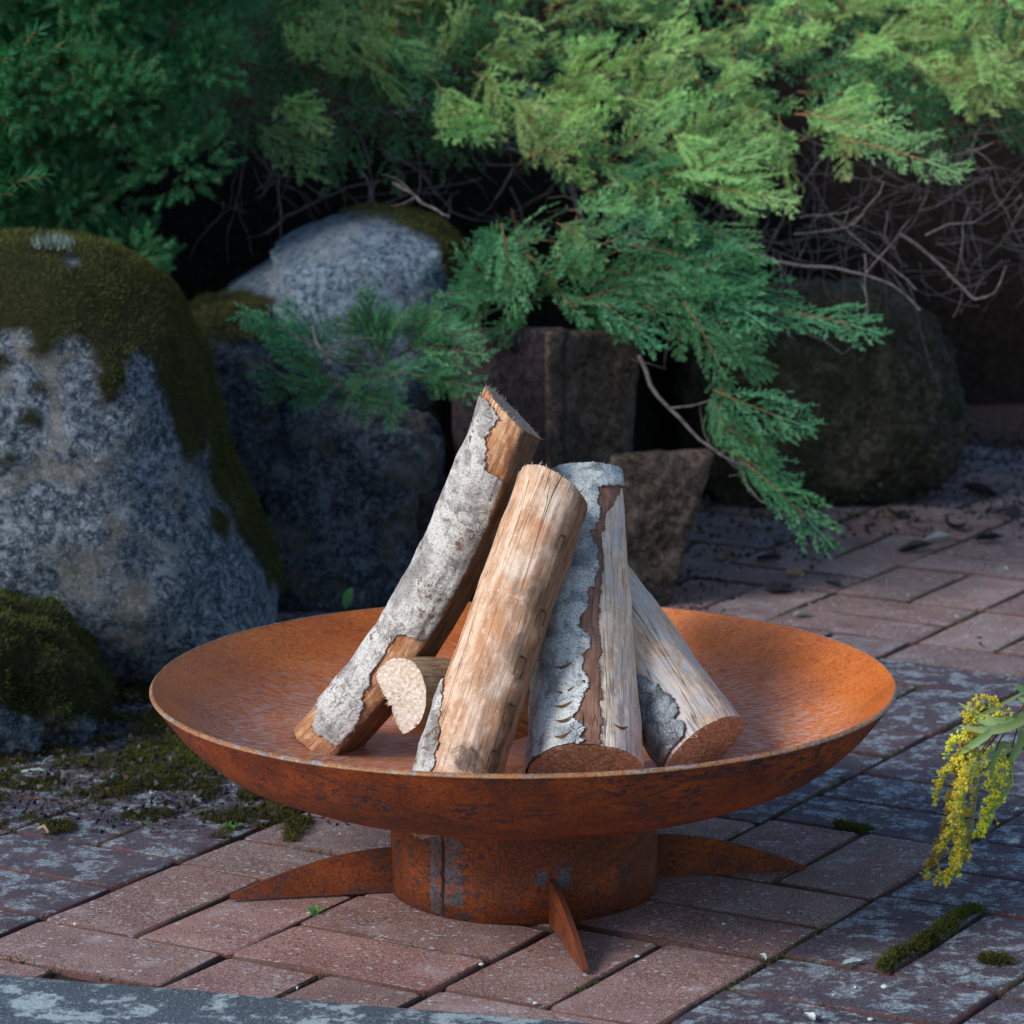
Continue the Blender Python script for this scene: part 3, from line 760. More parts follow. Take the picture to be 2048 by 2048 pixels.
P_, T_, A_, B_, r_c = fC        # branch scars down the right side of the peeled log
for (sl, ph_, wd_, ht_) in ((.17, 36, .008, .022), (.31, 33, .008, .024), (.44, 36, .009, .022), (.555, 30, .007, .020), (.67, 38, .008, .012), (.24, 50, .006, .02), (.86, 30, .005, .016), (.10, 40, .006, .016)):
    pts = []
    for q in np.linspace(-1, 1, 15):
        xo = wd_*(abs(q)**.45)*np.sign(q)*.8 if abs(q) < .6 else wd_*.64*np.sign(q)*(1-.25*(abs(q)-.6)); zo = -ht_*max(0, abs(q)-.35)*1.4
        k_ = min(len(P_)-1, max(0, int((sl+zo/.35)*(len(P_)-1)))); a_ = math.radians(ph_)+xo/r_c[k_]
        pts.append(P_[k_]+(A_[k_]*math.cos(a_)+B_[k_]*math.sin(a_))*(r_c[k_]*(1+.02*math.cos(2*a_))+.0030)-P_[0])
    g_ = []; pts = np.array(pts); T2 = np.gradient(pts, axis=0); T2 /= np.linalg.norm(T2, axis=1)[:, None]
    kk = int(sl*(len(P_)-1)); out_ = unit3 = (A_[kk]*math.cos(math.radians(ph_))+B_[kk]*math.sin(math.radians(ph_))); sd_ = np.cross(T2, out_)
    V_ = np.r_[pts-sd_*.0008, pts+out_*.0013, pts+sd_*.0008]; n_ = len(pts)
    link('branch_scar', mesh_np('branch_scar', V_, [[[q, q+1, n_+q+1, n_+q] for q in range(n_-1)]+[[n_+q, n_+q+1, 2*n_+q+1, 2*n_+q] for q in range(n_-1)]], True, [MP['scar']]), rC)
rD, (PD, TD, ND0, ND1, rrD) = _lastD
_org = PD[0]
for (sl, ph_) in ((.055, -23), (.115, -22), (.165, -23), (.215, -22), (.30, -24), (.105, 36)):
    i_ = int(sl*(len(PD)-1)); pts = []
    for q in np.linspace(-1, 1, 7):
        a_ = math.radians(ph_)+q*.0085/rrD[i_]; pts.append(PD[i_]+(ND0[i_]*math.cos(a_)+ND1[i_]*math.sin(a_))*(rrD[i_]*1.012+(.0034 if ph_ < 0 else .0004)+.0006*(1-q*q))+TD[i_]*(-.0030*(1-q*q)+.0012*q)-_org)
    pts = np.array(pts); V_ = np.r_[pts, pts-TD[i_]*(.0024*(1-np.linspace(-1, 1, 7)**2)+.0003)[:, None]]
    link('bark_slit', mesh_np('bark_slit', V_, [[[k_, k_+1, k_+8, k_+7] for k_ in range(6)]], True, [MP['bark_edge']]), rD)
def barkE(ph, s, n1, n2):
    lim = np.interp(s, [0, .05, .12, .2, .35, .45, .55, 1.0], [-2, 6, 8, -2, -20, -42, -75, -110])
    m = lim+n1*8+n2*4-ph
    return np.minimum(m, (s-.012)*900)
firewood('firewood_log', 'short squat log at the right with brown sawn end facing out and grey weathered side', 
         [(.1690, .010, .130), (.100, .103, .219), (.028, .197, .308)], [.0435, .0410, .036], [], 4, WE, EO, barkE, BE, .0035,
         skew=(-.08, .08), bulge=.04)

firewood('firewood_log', 'small half round log lying behind the others with pale cream sawn face', 
         [(-.1170, .030, .177), (-.055, .094, .160), (-.004, .150, .138)], [.0365, .0350, .033], [(130, .42)], 5, WB, EP,
         skew=(0, 0), bulge=.04)

# ------------------------------------------------------------------ rocks
def ico(sub):
    import bmesh
    bm = bmesh.new(); bmesh.ops.create_icosphere(bm, subdivisions=sub, radius=1)
    V = np.array([v.co[:] for v in bm.verts]); F = np.array([[v.index for v in f.verts] for f in bm.faces]); bm.free(); return V, F
ICO = {k: ico(k) for k in (2, 3, 6)}
def blades(P, Nrm, ln, wd, spread, per=1, seed=0, curl=.0):
    """thin triangular blades rooted at P, pointing along Nrm with spread"""
    rg = np.random.default_rng(seed); P = np.repeat(P, per, 0); Nn = np.repeat(Nrm, per, 0); n = len(P)
    d = Nn+rg.normal(0, spread, (n, 3)); d /= np.linalg.norm(d, axis=1)[:, None]
    s = np.cross(d, rg.normal(0, 1, (n, 3))); s /= np.linalg.norm(s, axis=1)[:, None]+1e-9
    l_ = (rg.uniform(.5, 1.15, n)*ln)[:, None]; w = (rg.uniform(.6, 1.2, n)*wd)[:, None]
    P = P+rg.normal(0, wd*1.5, (n, 3))
    V = np.stack([P-s*w*.5, P+s*w*.5, P+d*l_], 1).reshape(-1, 3); F = np.arange(3*n).reshape(-1, 3)
    tip = np.tile([0, 0, 1.], n); var = np.repeat(rg.random(n), 3)
    return V, F, tip, var
def blade_obj(name, P, Nn, ln, wd, spread, mat, parent=None, seed=0, per=1, **props):
    V, F, tip, var = blades(P, Nn, ln, wd, spread, per, seed)
    cl = vnoise(V*45)*.5+.5
    return link(name, mesh_np(name, V, [F], False, [mat], attrs={'tip': tip*np.clip(.35+cl, 0, 1), 'var': np.clip(var*.6+cl*.6-.1, 0, 1)}), parent, kind='stuff', **props)

def rock(name, label, outline, Yc, dfront, dback, centre, mat, mossf=None, sub=6, e=.75, amp=(.012, .004, .0012), seed=0,
         moss_n=0, moss_len=.0065, facet=.0):
    O = np.array([at(x, y, Yc)[[0, 2]] for x, y in outline]); c = at(*centre, Yc)[[0, 2]]
    dense = []
    for i in range(len(O)):
        a, b = O[i], O[(i+1) % len(O)]
        for t in np.linspace(0, 1, 24, endpoint=False): dense.append(a+(b-a)*t)
    dense = np.array(dense)-c; th = np.arctan2(dense[:, 1], dense[:, 0]); rr = np.hypot(dense[:, 0], dense[:, 1])
    o_ = np.argsort(th); th, rr = th[o_], rr[o_]; thw = np.r_[th-2*math.pi, th, th+2*math.pi]; rw = np.r_[rr, rr, rr]
    V, F = ICO[sub]
    if facet:   # irregular crystal like facets
        pass
    t = np.arctan2(V[:, 2], V[:, 0]); q = np.hypot(V[:, 0], V[:, 2]); Rv = np.interp(t, thw, rw)
    g = q**e; dy = np.sign(V[:, 1])*np.abs(V[:, 1])**e
    W = np.stack([c[0]+Rv*np.cos(t)*g, Yc+np.where(dy < 0, dfront, dback)*dy, c[1]+Rv*np.sin(t)*g], 1)
    D = W-np.array([c[0], Yc, c[1]]); D /= np.linalg.norm(D, axis=1)[:, None]
    k = 1-.75*q**6       # keep the outline, move the faces more
    W = W+D*((amp[0]*fbm(W*6+seed, 3)*k+amp[1]*fbm(W*28+seed, 3)+amp[2]*fbm(W*120+seed, 2))[:, None])
    if facet:
        cell = np.round(W*9+fbm(W*5, 2)[:, None]*.5); hsh = vnoise(cell*3.7+.37); W = W+D*(hsh*facet)[:, None]
    ms = np.zeros(len(W))
    if mossf is not None:
        px = np.array([to_px(w) for w in W])
        ms = np.clip(mossf(px[:, 0], px[:, 1], fbm(W*22+seed, 4), W), 0, 1)
        W = W+D*(ms*.006)[:, None]
    org = np.array([c[0], Yc, 0.]); root = thing(name, label, 'rock', tuple(org), None)
    me = mesh_np('stone', W-org, [F], True, [mat], attrs={'moss': ms}); st = link('stone', me, root)
    if moss_n:
        a, b, d = W[F[:, 0]], W[F[:, 1]], W[F[:, 2]]; nn = np.cross(b-a, d-a); ar = np.linalg.norm(nn, axis=1)
        m = ms[F].mean(1); cen = (a+b+d)/3; N_ = nn/ar[:, None]
        wgt = ar*(m > .45)*((N_[:, 1] < .5) | (N_[:, 2] > .2))*(cen[:, 0] > -.95)
        rg = np.random.default_rng(seed+5)
        if wgt.sum() > 0:
            pick = rg.choice(len(F), moss_n, p=wgt/wgt.sum()); r1 = np.sqrt(rg.random(moss_n)); r2 = rg.random(moss_n)
            P = a[pick]*(1-r1)[:, None]+b[pick]*(r1*(1-r2))[:, None]+d[pick]*(r1*r2)[:, None]
            h = (.6+.9*(vnoise(P*60)*.5+.5))
            N2 = N_[pick]*h[:, None]; N2[:, 2] += .25
            o = blade_obj('moss', P-org, N2, moss_len, .0012, .55, MP['moss'], root, seed)
    return root

GL = mat_granite('granite_lichen', (.018, .026, .045), (.095, .130, .175), (.36, .43, .50), patches=(.22, .21, .18), contrast=.062)
GM = mat_granite('granite_blue', (.035, .055, .09), (.125, .185, .25), (.27, .35, .43), patches=(.20, .22, .25), contrast=.05)
GD = mat_granite('granite_dark', (.012, .016, .024), (.045, .058, .080), (.16, .19, .23), patches=(.10, .085, .06), contrast=.06)
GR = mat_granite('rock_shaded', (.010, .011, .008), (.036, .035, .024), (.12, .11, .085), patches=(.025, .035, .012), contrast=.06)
BK = mat_granite('block_brown', (.022, .016, .014), (.100, .072, .056), (.22, .175, .145), patches=(.05, .042, .04), contrast=.07, sc=.9)
BP = mat_granite('block_purple', (.018, .013, .018), (.036, .027, .035), (.075, .058, .07), patches=(.04, .03, .04), contrast=.04, sc=.9)

def mossL(x, y, n, W):
    xb = [-400, 0, 20, 60, 90, 120, 170, 200, 222, 240, 262, 300, 320, 345, 375, 400, 440, 480, 520, 560]
    yb = [560, 700, 640, 690, 690, 668, 690, 772, 765, 700, 690, 715, 780, 870, 850, 905, 965, 1040, 1120, 1240]
    lim = np.interp(x, xb, yb); m = sstep(-10, 10, lim-y+n*40)
    bare = sstep(1.0, .7, np.hypot((x-20)/48, (y-650)/30)+n*.4)          # a pale window at the left
    m = m*(1-bare)
    for (a, b, r_) in ((60, 790, 17), (75, 737, 9), (110, 735, 8), (8, 870, 15), (412, 985, 22), (170, 640, 0)):
        if r_: m = np.maximum(m, sstep(1.2, .8, np.hypot(x-a, y-b)/r_+n*.5))
    m = m*(1-sstep(1.2, .8, np.hypot((x-128)/16, (y-500)/14)+n*.4))
    return m
rock('boulder', 'large grey granite boulder at the left under a thick cap of dark green moss',
     [(-330, 760), (-270, 600), (-160, 500), (-60, 472), (0, 463), (60, 459), (130, 465), (200, 483), (255, 518), (300, 560), (335, 607), (360, 657), (381, 720),
      (398, 800), (414, 880), (440, 930), (470, 990), (497, 1050), (514, 1110), (520, 1170), (500, 1232), (400, 1262), (300, 1275), (150, 1300), (-50, 1310), (-250, 1300), (-340, 1150), (-360, 900)],
     .95, .25, .3, (70, 900), GL, mossL, seed=1, moss_n=60000, e=.72)
def mossS(x, y, n, W): return sstep(-10, 10, 1362-y+n*22-.1*np.abs(x-60))
rock('mossy_stone', 'low stone almost covered in dark moss at the left edge in front of the boulder',
     [(-130, 1210), (-50, 1172), (0, 1166), (60, 1185), (110, 1212), (150, 1250), (172, 1300), (178, 1360), (165, 1410), (100, 1440), (0, 1445), (-120, 1440), (-190, 1320)],
     .60, .13, .15, (10, 1320), GL, mossS, seed=2, moss_n=24000, amp=(.055, .018, .004))
def mossM(x, y, n, W):
    a = sstep(-12, 12, (np.interp(x, [600, 700, 760, 820, 860, 900], [400, 418, 438, 470, 560, 640])-y)+n*18)*(x > 640)
    b = sstep(1.15, .8, np.hypot((x-470)/70, (y-575)/30)+n*.4)
    return np.maximum(a, b)
rock('boulder', 'rounded blue grey boulder in the middle with yellow green moss along its top right',
     [(398, 585), (430, 545), (480, 512), (512, 494), (520, 478), (512, 464), (560, 442), (620, 416), (690, 403), (760, 410), (820, 426), (852, 452), (872, 500), (880, 560), (880, 680), (820, 780), (700, 820), (560, 790), (470, 700), (405, 630)],
     1.52, .17, .25, (650, 600), GM, mossM, seed=3, moss_n=9000, e=.7)
def mossD(x, y, n, W): return sstep(-10, 10, 645-y+n*20)
rock('boulder', 'dark rock with a mossy shelf wedged between the big boulder and the blue grey one',
     [(330, 700), (335, 620), (370, 592), (440, 588), (500, 600), (530, 640), (545, 760), (530, 900), (500, 1010), (470, 1080), (400, 1110), (340, 1050), (320, 900)],
     1.36, .12, .2, (430, 830), GD, mossD, seed=4, moss_n=9000, e=.62, amp=(.03, .01, .003))
rock('boulder', 'dark purplish granite rock low down behind the leaning grey barked log',
     [(440, 800), (540, 765), (620, 755), (720, 760), (800, 790), (828, 830), (830, 900), (822, 1000), (800, 1090), (790, 1165), (650, 1190), (500, 1185), (452, 1080), (455, 900)],
     1.34, .13, .2, (650, 960), GD, None, seed=5, e=.55, amp=(.035, .012, .003))
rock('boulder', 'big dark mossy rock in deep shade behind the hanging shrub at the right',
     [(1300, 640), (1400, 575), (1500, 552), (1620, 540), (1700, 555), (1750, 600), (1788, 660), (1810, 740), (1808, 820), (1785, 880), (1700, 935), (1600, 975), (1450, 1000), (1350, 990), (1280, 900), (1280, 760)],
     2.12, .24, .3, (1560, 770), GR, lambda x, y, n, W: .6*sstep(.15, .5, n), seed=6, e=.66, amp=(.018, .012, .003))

def block(name, label, corners, mat, seed, n=26., amp=(.004, .003, .0015)):
    """corners: plan order front-left, front-right, back-right, back-left, each (bottom xyz, top xyz)"""
    V, F = ICO[6]
    U = V/((np.abs(V)**n).sum(1)**(1/n))[:, None]
    u, v, w = (U[:, 0]+1)/2, (U[:, 1]+1)/2, (U[:, 2]+1)/2
    C = np.array(corners, float)       # 4 x 2 x 3
    def lv(k): 
        fl, fr, br, bl = C[0, k], C[1, k], C[2, k], C[3, k]
        return (fl*((1-u)*(1-v))[:, None]+fr*(u*(1-v))[:, None]+br*(u*v)[:, None]+bl*((1-u)*v)[:, None])
    W = lv(0)*(1-w)[:, None]+lv(1)*w[:, None]
    cen = W.mean(0); D = W-cen; D /= np.linalg.norm(D, axis=1)[:, None]
    W = W+D*((amp[0]*fbm(W*14+seed, 3)+amp[1]*fbm(W*50+seed, 3)+amp[2]*fbm(W*150+seed, 2))[:, None])
    org = np.array([cen[0], cen[1], C[:, 0, 2].min()])
    o = link(name, mesh_np(name, W-org, [F], True, [mat], attrs={'moss': np.zeros(len(W))}), None, tuple(org))
    return tag(o, label, 'stone block', 'rough stone blocks edging the planting bank')
def cn(px, Y, y0, y1, px1=None):
    a = at(px, y0, Y); b = at(px if px1 is None else px1, y1, Y); return [a, b]
block('stone_block', 'upper brown stone block with a rough split face behind the log tops',
      [cn(1030, 1.25, 945, 622, 1029), cn(1178, 1.34, 930, 625, 1212), cn(1190, 1.62, 900, 640, 1200), cn(1020, 1.60, 900, 640)], BK, 1)
block('stone_block', 'purple grey smooth stone block beside the tall log, left of the brown one',
      [cn(858, 1.33, 960, 618, 852), cn(1070, 1.262, 960, 618, 1070), cn(1020, 1.6, 900, 628), cn(858, 1.6, 900, 628)], BP, 2, amp=(.003, .001, .0006))
block('stone_block', 'low brown stone block with a slanting right side next to the dark gap',
      [cn(1150, 1.20, 1170, 858, 1150), cn(1256, 1.24, 1165, 850, 1352), cn(1240, 1.5, 1120, 850, 1340), cn(1150, 1.5, 1120, 855)], BK, 3)
block('stone_block', 'low dark purple stone block on the ground behind the bowl, mostly hidden by logs',
      [cn(788, 1.24, 1185, 925, 785), cn(1140, 1.22, 1185, 940), cn(1140, 1.5, 1150, 940), cn(790, 1.5, 1150, 925)], BP, 4)

# ------------------------------------------------------------------ plants: geometry collectors
class Geo:
    def __init__(s): s.V = []; s.T = []; s.Q = []; s.tip = []; s.var = []; s.mi3 = []; s.mi4 = []; s.n = 0
    def tri(s, v, tip, var, mi=0):
        s.V += v; s.T.append((s.n, s.n+1, s.n+2)); s.tip += tip; s.var += [var]*3; s.mi3.append(mi); s.n += 3
    def quad(s, v, tip, var, mi=0):
        s.V += v; s.Q.append((s.n, s.n+1, s.n+2, s.n+3)); s.tip += tip; s.var += [var]*4; s.mi4.append(mi); s.n += 4
    def tube(s, pts, r0, r1, sides=5, var=0., tip=0., mi=0):
        pts = np.asarray(pts, float); n = len(pts); T = np.gradient(pts, axis=0); T /= np.linalg.norm(T, axis=1)[:, None]+1e-12
        up = np.array([.31, .17, .93]); A = np.cross(T, up); A /= np.linalg.norm(A, axis=1)[:, None]+1e-9; B = np.cross(T, A)
        b = s.n
        for i in range(n):
            r = r0+(r1-r0)*i/(n-1)
            for j in range(sides):
                a = 2*math.pi*j/sides; s.V.append(pts[i]+(A[i]*math.cos(a)+B[i]*math.sin(a))*r); s.tip.append(tip); s.var.append(var)
        for i in range(n-1):
            for j in range(sides):
                k = (j+1) % sides; s.Q.append((b+i*sides+j, b+i*sides+k, b+(i+1)*sides+k, b+(i+1)*sides+j)); s.mi4.append(mi)
        s.n += n*sides
    def arrays(s):
        return (np.array(s.V), np.array(s.T, int).reshape(-1, 3), np.array(s.Q, int).reshape(-1, 4), np.array(s.tip), np.array(s.var),
                np.array(s.mi3, int), np.array(s.mi4, int))
    def mesh(s, name, mats, smooth=False):
        V, T, Q, tip, var, m3, m4 = s.arrays()
        F = []; mi = []
        if len(T): F.append(T); mi.append(m3)
        if len(Q): F.append(Q); mi.append(m4)
        return mesh_np(name, V, F, smooth, mats, mi=np.concatenate(mi), attrs={'tip': tip, 'var': var})

def unit(v): v = np.asarray(v, float); return v/(np.linalg.norm(v)+1e-12)
def fan(seed, length=.14, lod=0, bushy=False):
    """juniper fan: stem along +X, side shoots in the XY plane, scale leaf shoots on each"""
    rg = np.random.default_rng(seed); g = Geo(); n = 18
    t = np.linspace(0, 1, n); bend = rg.uniform(-.25, .25); droop = rg.uniform(-.25, .1)
    stem = np.stack([length*t, length*bend*t*t*.6, length*droop*t*t*.7], 1)
    g.tube(stem[:13], .0012, .0007, 4, mi=1)
    def shoot(p, d, ln, w, var, nrm):
        # spindle of two crossed blades with serrated scales
        d = unit(d); s = unit(np.cross(d, nrm)); u = np.cross(s, d); e = p+d*ln+u*ln*rg.normal(0, .12)
        m = p+(e-p)*.45
        for q in ((s, u) if lod == 0 else (s,)):
            g.quad([p, m-q*w, e, m+q*w], [0, .3, 1, .3], var)
        if lod == 0:
            for k in range(3):
                a = p+(e-p)*(.25+.24*k); sg = 1 if k % 2 else -1
                g.tri([a-d*w*.6, a+d*w*.9, a+unit(d*1.0+s*sg*.9+u*rg.normal(0, .4))*w*3.4], [.2, .3, 1.], var)
    ns = (17 if bushy else 22) if lod == 0 else 13
    for i in range(ns):
        f = .10+.88*i/ns; side = 1 if i % 2 else -1
        p = np.array([np.interp(f, t, stem[:, k]) for k in range(3)]); j = min(n-2, int(f*n)); tn = unit(stem[j+1]-stem[j])
        ang = math.radians(rg.uniform(32, 54))*side; lift = rg.normal(.25, .75) if bushy else rg.normal(.12, .30)
        d = unit(np.array([tn[0]*math.cos(ang)-tn[1]*math.sin(ang), tn[0]*math.sin(ang)+tn[1]*math.cos(ang), tn[2]+lift]))
        sl = length*(.50*(1-f)**.8+.055)*rg.uniform(.45, 1.3)
        if rg.random() < .2: sl *= .4
        var = rg.random(); nrm = unit(np.array([0, 0, 1.])+rg.normal(0, .45, 3))
        m = max(3, int(sl/(.0050 if lod == 0 else .0075))); pp = p.copy(); dd = d.copy(); pts = [pp.copy()]
        for k in range(m):
            step = sl/m; pp = pp+dd*step; dd = unit(dd+tn*.10+rg.normal(0, .05, 3)); pts.append(pp.copy())
            q = (k+1)/m; tl = ((.0150 if bushy else .0135)*(1-q*.5))*rg.uniform(.45, 1.35)
            for sg in ((1, -1) if rg.random() < .8 else (rg.choice([-1, 1]),)):
                sd = unit(np.cross(nrm, dd))*sg
                shoot(pp, dd*rg.uniform(.7, 1.2)+sd*.62+nrm*rg.normal(.08, .42), tl, (.00115 if bushy else .00095) if lod == 0 else .0017, float(np.clip(var*.6+rg.random()*.4, 0, 1)), nrm)
        shoot(pp, dd, .011, .0010 if lod == 0 else .0016, var, nrm)
        g.tube(np.array(pts)[::2] if len(pts) > 4 else np.array(pts), .0008, .0005, 3, var=var, tip=.1)
    for k in range(8):     # leader tip
        f = .86+.14*k/8; p = np.array([np.interp(f, t, stem[:, q]) for q in range(3)]); tn = unit(stem[-1]-stem[-2])
        shoot(p, tn+rg.normal(0, .28, 3), .009, .0009, rg.random(), np.array([0, 0, 1.]))
    g.tube(stem[12:], .0009, .0006, 3, tip=.5, var=.5)
    return g
MATJ = [MP['juniper'], MP['twig_red']]
FANS = [fan(20+i, .14) for i in range(8)]
FANM = [g.mesh('spray', MATJ) for g in FANS]
BUSH = [fan(40+i, .095, 0, True).mesh('spray', MATJ) for i in range(6)]
junip = thing('juniper_shrub', 'spreading green juniper with feathery sprays hanging over the stones, sunlit on top', 'shrub', tuple(at(1150, 300, 1.9)*[1, 1, 0]+[0, 0, .3]))
JO = np.array(junip.location)
def orient(base, axis, normal, roll=0.):
    x = unit(axis); z = unit(normal-np.dot(normal, x)*x); y = np.cross(z, x)
    R_ = np.stack([x, y, z], 1)
    if roll:
        c, s = math.cos(roll), math.sin(roll); R_ = R_ @ np.array([[1, 0, 0], [0, c, -s], [0, s, c]])
    return R_
def put(mesh, base, axis, normal, scale, roll=0.):
    R_ = orient(base, axis, normal, roll)*scale
    M_ = Matrix([[*R_[0], base[0]-JO[0]], [*R_[1], base[1]-JO[1]], [*R_[2], base[2]-JO[2]], [0, 0, 0, 1]])
    o = link('spray', mesh, junip); o.matrix_local = M_
    o['sun_tint'] = float(np.clip((base[2]-.36)/.26+rj.normal(0, .22), 0, 1) if base[2] > .46 else rj.uniform(.0, .18)); return o  # higher sprays get more of the painted sun colour
rj = np.random.default_rng(42)
TOCAM = unit(CAM-np.array([.2, 1.3, .5]))
nspray = 0
# (base px, tip px, Y base, Y tip): the sprays that stand out on their own
KEY = [((1590, 262), (1810, 303), 1.42, 1.30), ((1500, 215), (1700, 225), 1.5, 1.42), ((1330, 350), (1484, 378), 1.40, 1.32), ((1240, 330), (1440, 300), 1.42, 1.36),
       ((1475, 588), (1652, 606), 1.30, 1.24), ((1245, 500), (1500, 592), 1.34, 1.26), ((1180, 460), (1420, 500), 1.36, 1.3), ((1345, 735), (1527, 816), 1.22, 1.18),
       ((1350, 790), (1470, 860), 1.24, 1.2), ((1372, 850), (1500, 915), 1.23, 1.2), ((1400, 870), (1577, 1002), 1.22, 1.17), ((1345, 745), (1380, 850), 1.25, 1.2), ((1370, 700), (1350, 790), 1.25, 1.2),
       ((1120, 560), (1246, 642), 1.28, 1.22), ((1140, 545), (1275, 590), 1.3, 1.25), ((1290, 570), (1372, 694), 1.27, 1.2), ((1320, 600), (1450, 690), 1.28, 1.24), ((1290, 540), (1420, 640), 1.3, 1.26),
       ((770, 650), (907, 662), 1.2, 1.14), ((770, 705), (905, 716), 1.2, 1.14), ((640, 672), (468, 590), 1.16, 1.12), ((650, 728), (484, 704), 1.16, 1.12),
       ((700, 650), (690, 548), 1.2, 1.16), ((740, 640), (640, 600), 1.2, 1.16), ((850, 588), (745, 612), 1.26, 1.2), ((930, 545), (835, 590), 1.3, 1.24),
       ((735, 720), (742, 800), 1.18, 1.14), ((690, 690), (640, 770), 1.18, 1.14), ((720, 700), (700, 560), 1.19, 1.17), ((600, 735), (560, 640), 1.18, 1.15), ((780, 660), (830, 560), 1.22, 1.2),
       ((700, 720), (800, 690), 1.18, 1.14), ((660, 740), (760, 760), 1.18, 1.15), ((650, 710), (560, 760), 1.17, 1.13),
       ((560, 660), (500, 610), 1.15, 1.12), ((620, 700), (520, 660), 1.16, 1.13), ((700, 680), (620, 620), 1.17, 1.14), ((740, 700), (660, 720), 1.16, 1.12), ((800, 700), (860, 740), 1.18, 1.14), ((800, 640), (880, 620), 1.2, 1.16), ((720, 660), (750, 580), 1.18, 1.16), ((700, 740), (690, 800), 1.17, 1.14), ((790, 720), (840, 690), 1.17, 1.14),
       ((960, 560), (872, 480), 1.32, 1.26), ((1000, 570), (1060, 500), 1.34, 1.28), ((1010, 560), (930, 620), 1.32, 1.26), ((1040, 540), (1110, 600), 1.32, 1.26), ((1060, 470), (1140, 560), 1.36, 1.3),
       ((1050, 420), (1140, 470), 1.38, 1.32), ((930, 480), (1010, 440), 1.36, 1.32), ((900, 560), (980, 520), 1.32, 1.28), ((940, 520), (860, 540), 1.32, 1.28), ((1000, 480), (900, 450), 1.36, 1.3),
       ((960, 170), (1060, 300), 1.55, 1.48), ((820, 150), (900, 270), 1.6, 1.52), ((960, 220), (840, 250), 1.56, 1.5), ((520, 190), (608, 232), 1.6, 1.5), ((480, 230), (590, 310), 1.62, 1.52), ((1750, 140), (1932, 190), 1.7, 1.6),
       ((1700, 110), (1890, 150), 1.8, 1.7), ((1380, 650), (1460, 700), 1.3, 1.27), ((1320, 420), (1440, 470), 1.36, 1.3)]
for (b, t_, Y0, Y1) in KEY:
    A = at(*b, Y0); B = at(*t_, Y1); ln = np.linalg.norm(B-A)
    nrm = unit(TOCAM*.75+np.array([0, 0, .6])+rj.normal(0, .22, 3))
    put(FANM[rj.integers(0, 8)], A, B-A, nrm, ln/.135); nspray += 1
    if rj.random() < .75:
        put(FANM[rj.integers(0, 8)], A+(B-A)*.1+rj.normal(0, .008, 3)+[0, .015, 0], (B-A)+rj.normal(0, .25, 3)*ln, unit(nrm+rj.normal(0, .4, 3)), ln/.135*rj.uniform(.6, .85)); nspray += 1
POLY = np.array([(500, -60), (2000, -60), (2000, 175), (1860, 180), (1700, 205), (1720, 260), (1560, 300), (1440, 330), (1400, 400), (1330, 430), (1400, 520), (1440, 590), (1330, 585), (1300, 600),
                 (1150, 560), (1100, 520), (900, 560), (880, 480), (1000, 450), (1080, 380), (1090, 310), (1010, 290), (890, 240), (760, 210), (720, 140), (600, 110), (520, 180)], float)
def inpoly(x, y, P):
    c = False; n = len(P); j = n-1
    for i in range(n):
        if (P[i, 1] > y) != (P[j, 1] > y) and x < (P[j, 0]-P[i, 0])*(y-P[i, 1])/(P[j, 1]-P[i, 1])+P[i, 0]: c = not c
        j = i
    return c
def surfY(y): return float(np.interp(y, [-100, 0, 120, 250, 400, 600, 1000], [1.95, 1.82, 1.62, 1.46, 1.36, 1.28, 1.2]))
def sample_dir(x, y):
    a = rj.normal(-.25 if x > 900 else -.5, .75)          # to the right and a little down
    if x < 760 and rj.random() < .45: a = math.pi-a
    up = .5 if y < 250 else .1
    return unit(np.array([math.cos(a), rj.uniform(-.75, .05), math.sin(a)+up*rj.random()]))
cnt = 0
while cnt < 296-nspray and cnt < 400:
    x, y = rj.uniform(480, 1960), rj.uniform(-60, 640)
    if not inpoly(x, y, POLY): continue
    d = sample_dir(x, y); Y = surfY(y)+rj.uniform(-.04, .10); sc = rj.uniform(.55, .95)*(1+.12*(Y-1.3))
    A = at(x, y, Y)-d*.07*sc
    bb = rj.random() < .68
    if bb: d = unit(d+np.array([0, -.1, .35])+rj.normal(0, .3, 3)); A = at(x, y, Y)-d*.05*sc
    put(BUSH[rj.integers(0, 6)] if bb else FANM[rj.integers(0, 8)], A, d, unit(TOCAM*.5+np.array([0, 0, .8])+rj.normal(0, .35, 3)), sc*(1.15 if bb else .9), rj.uniform(-.5, .5)); cnt += 1
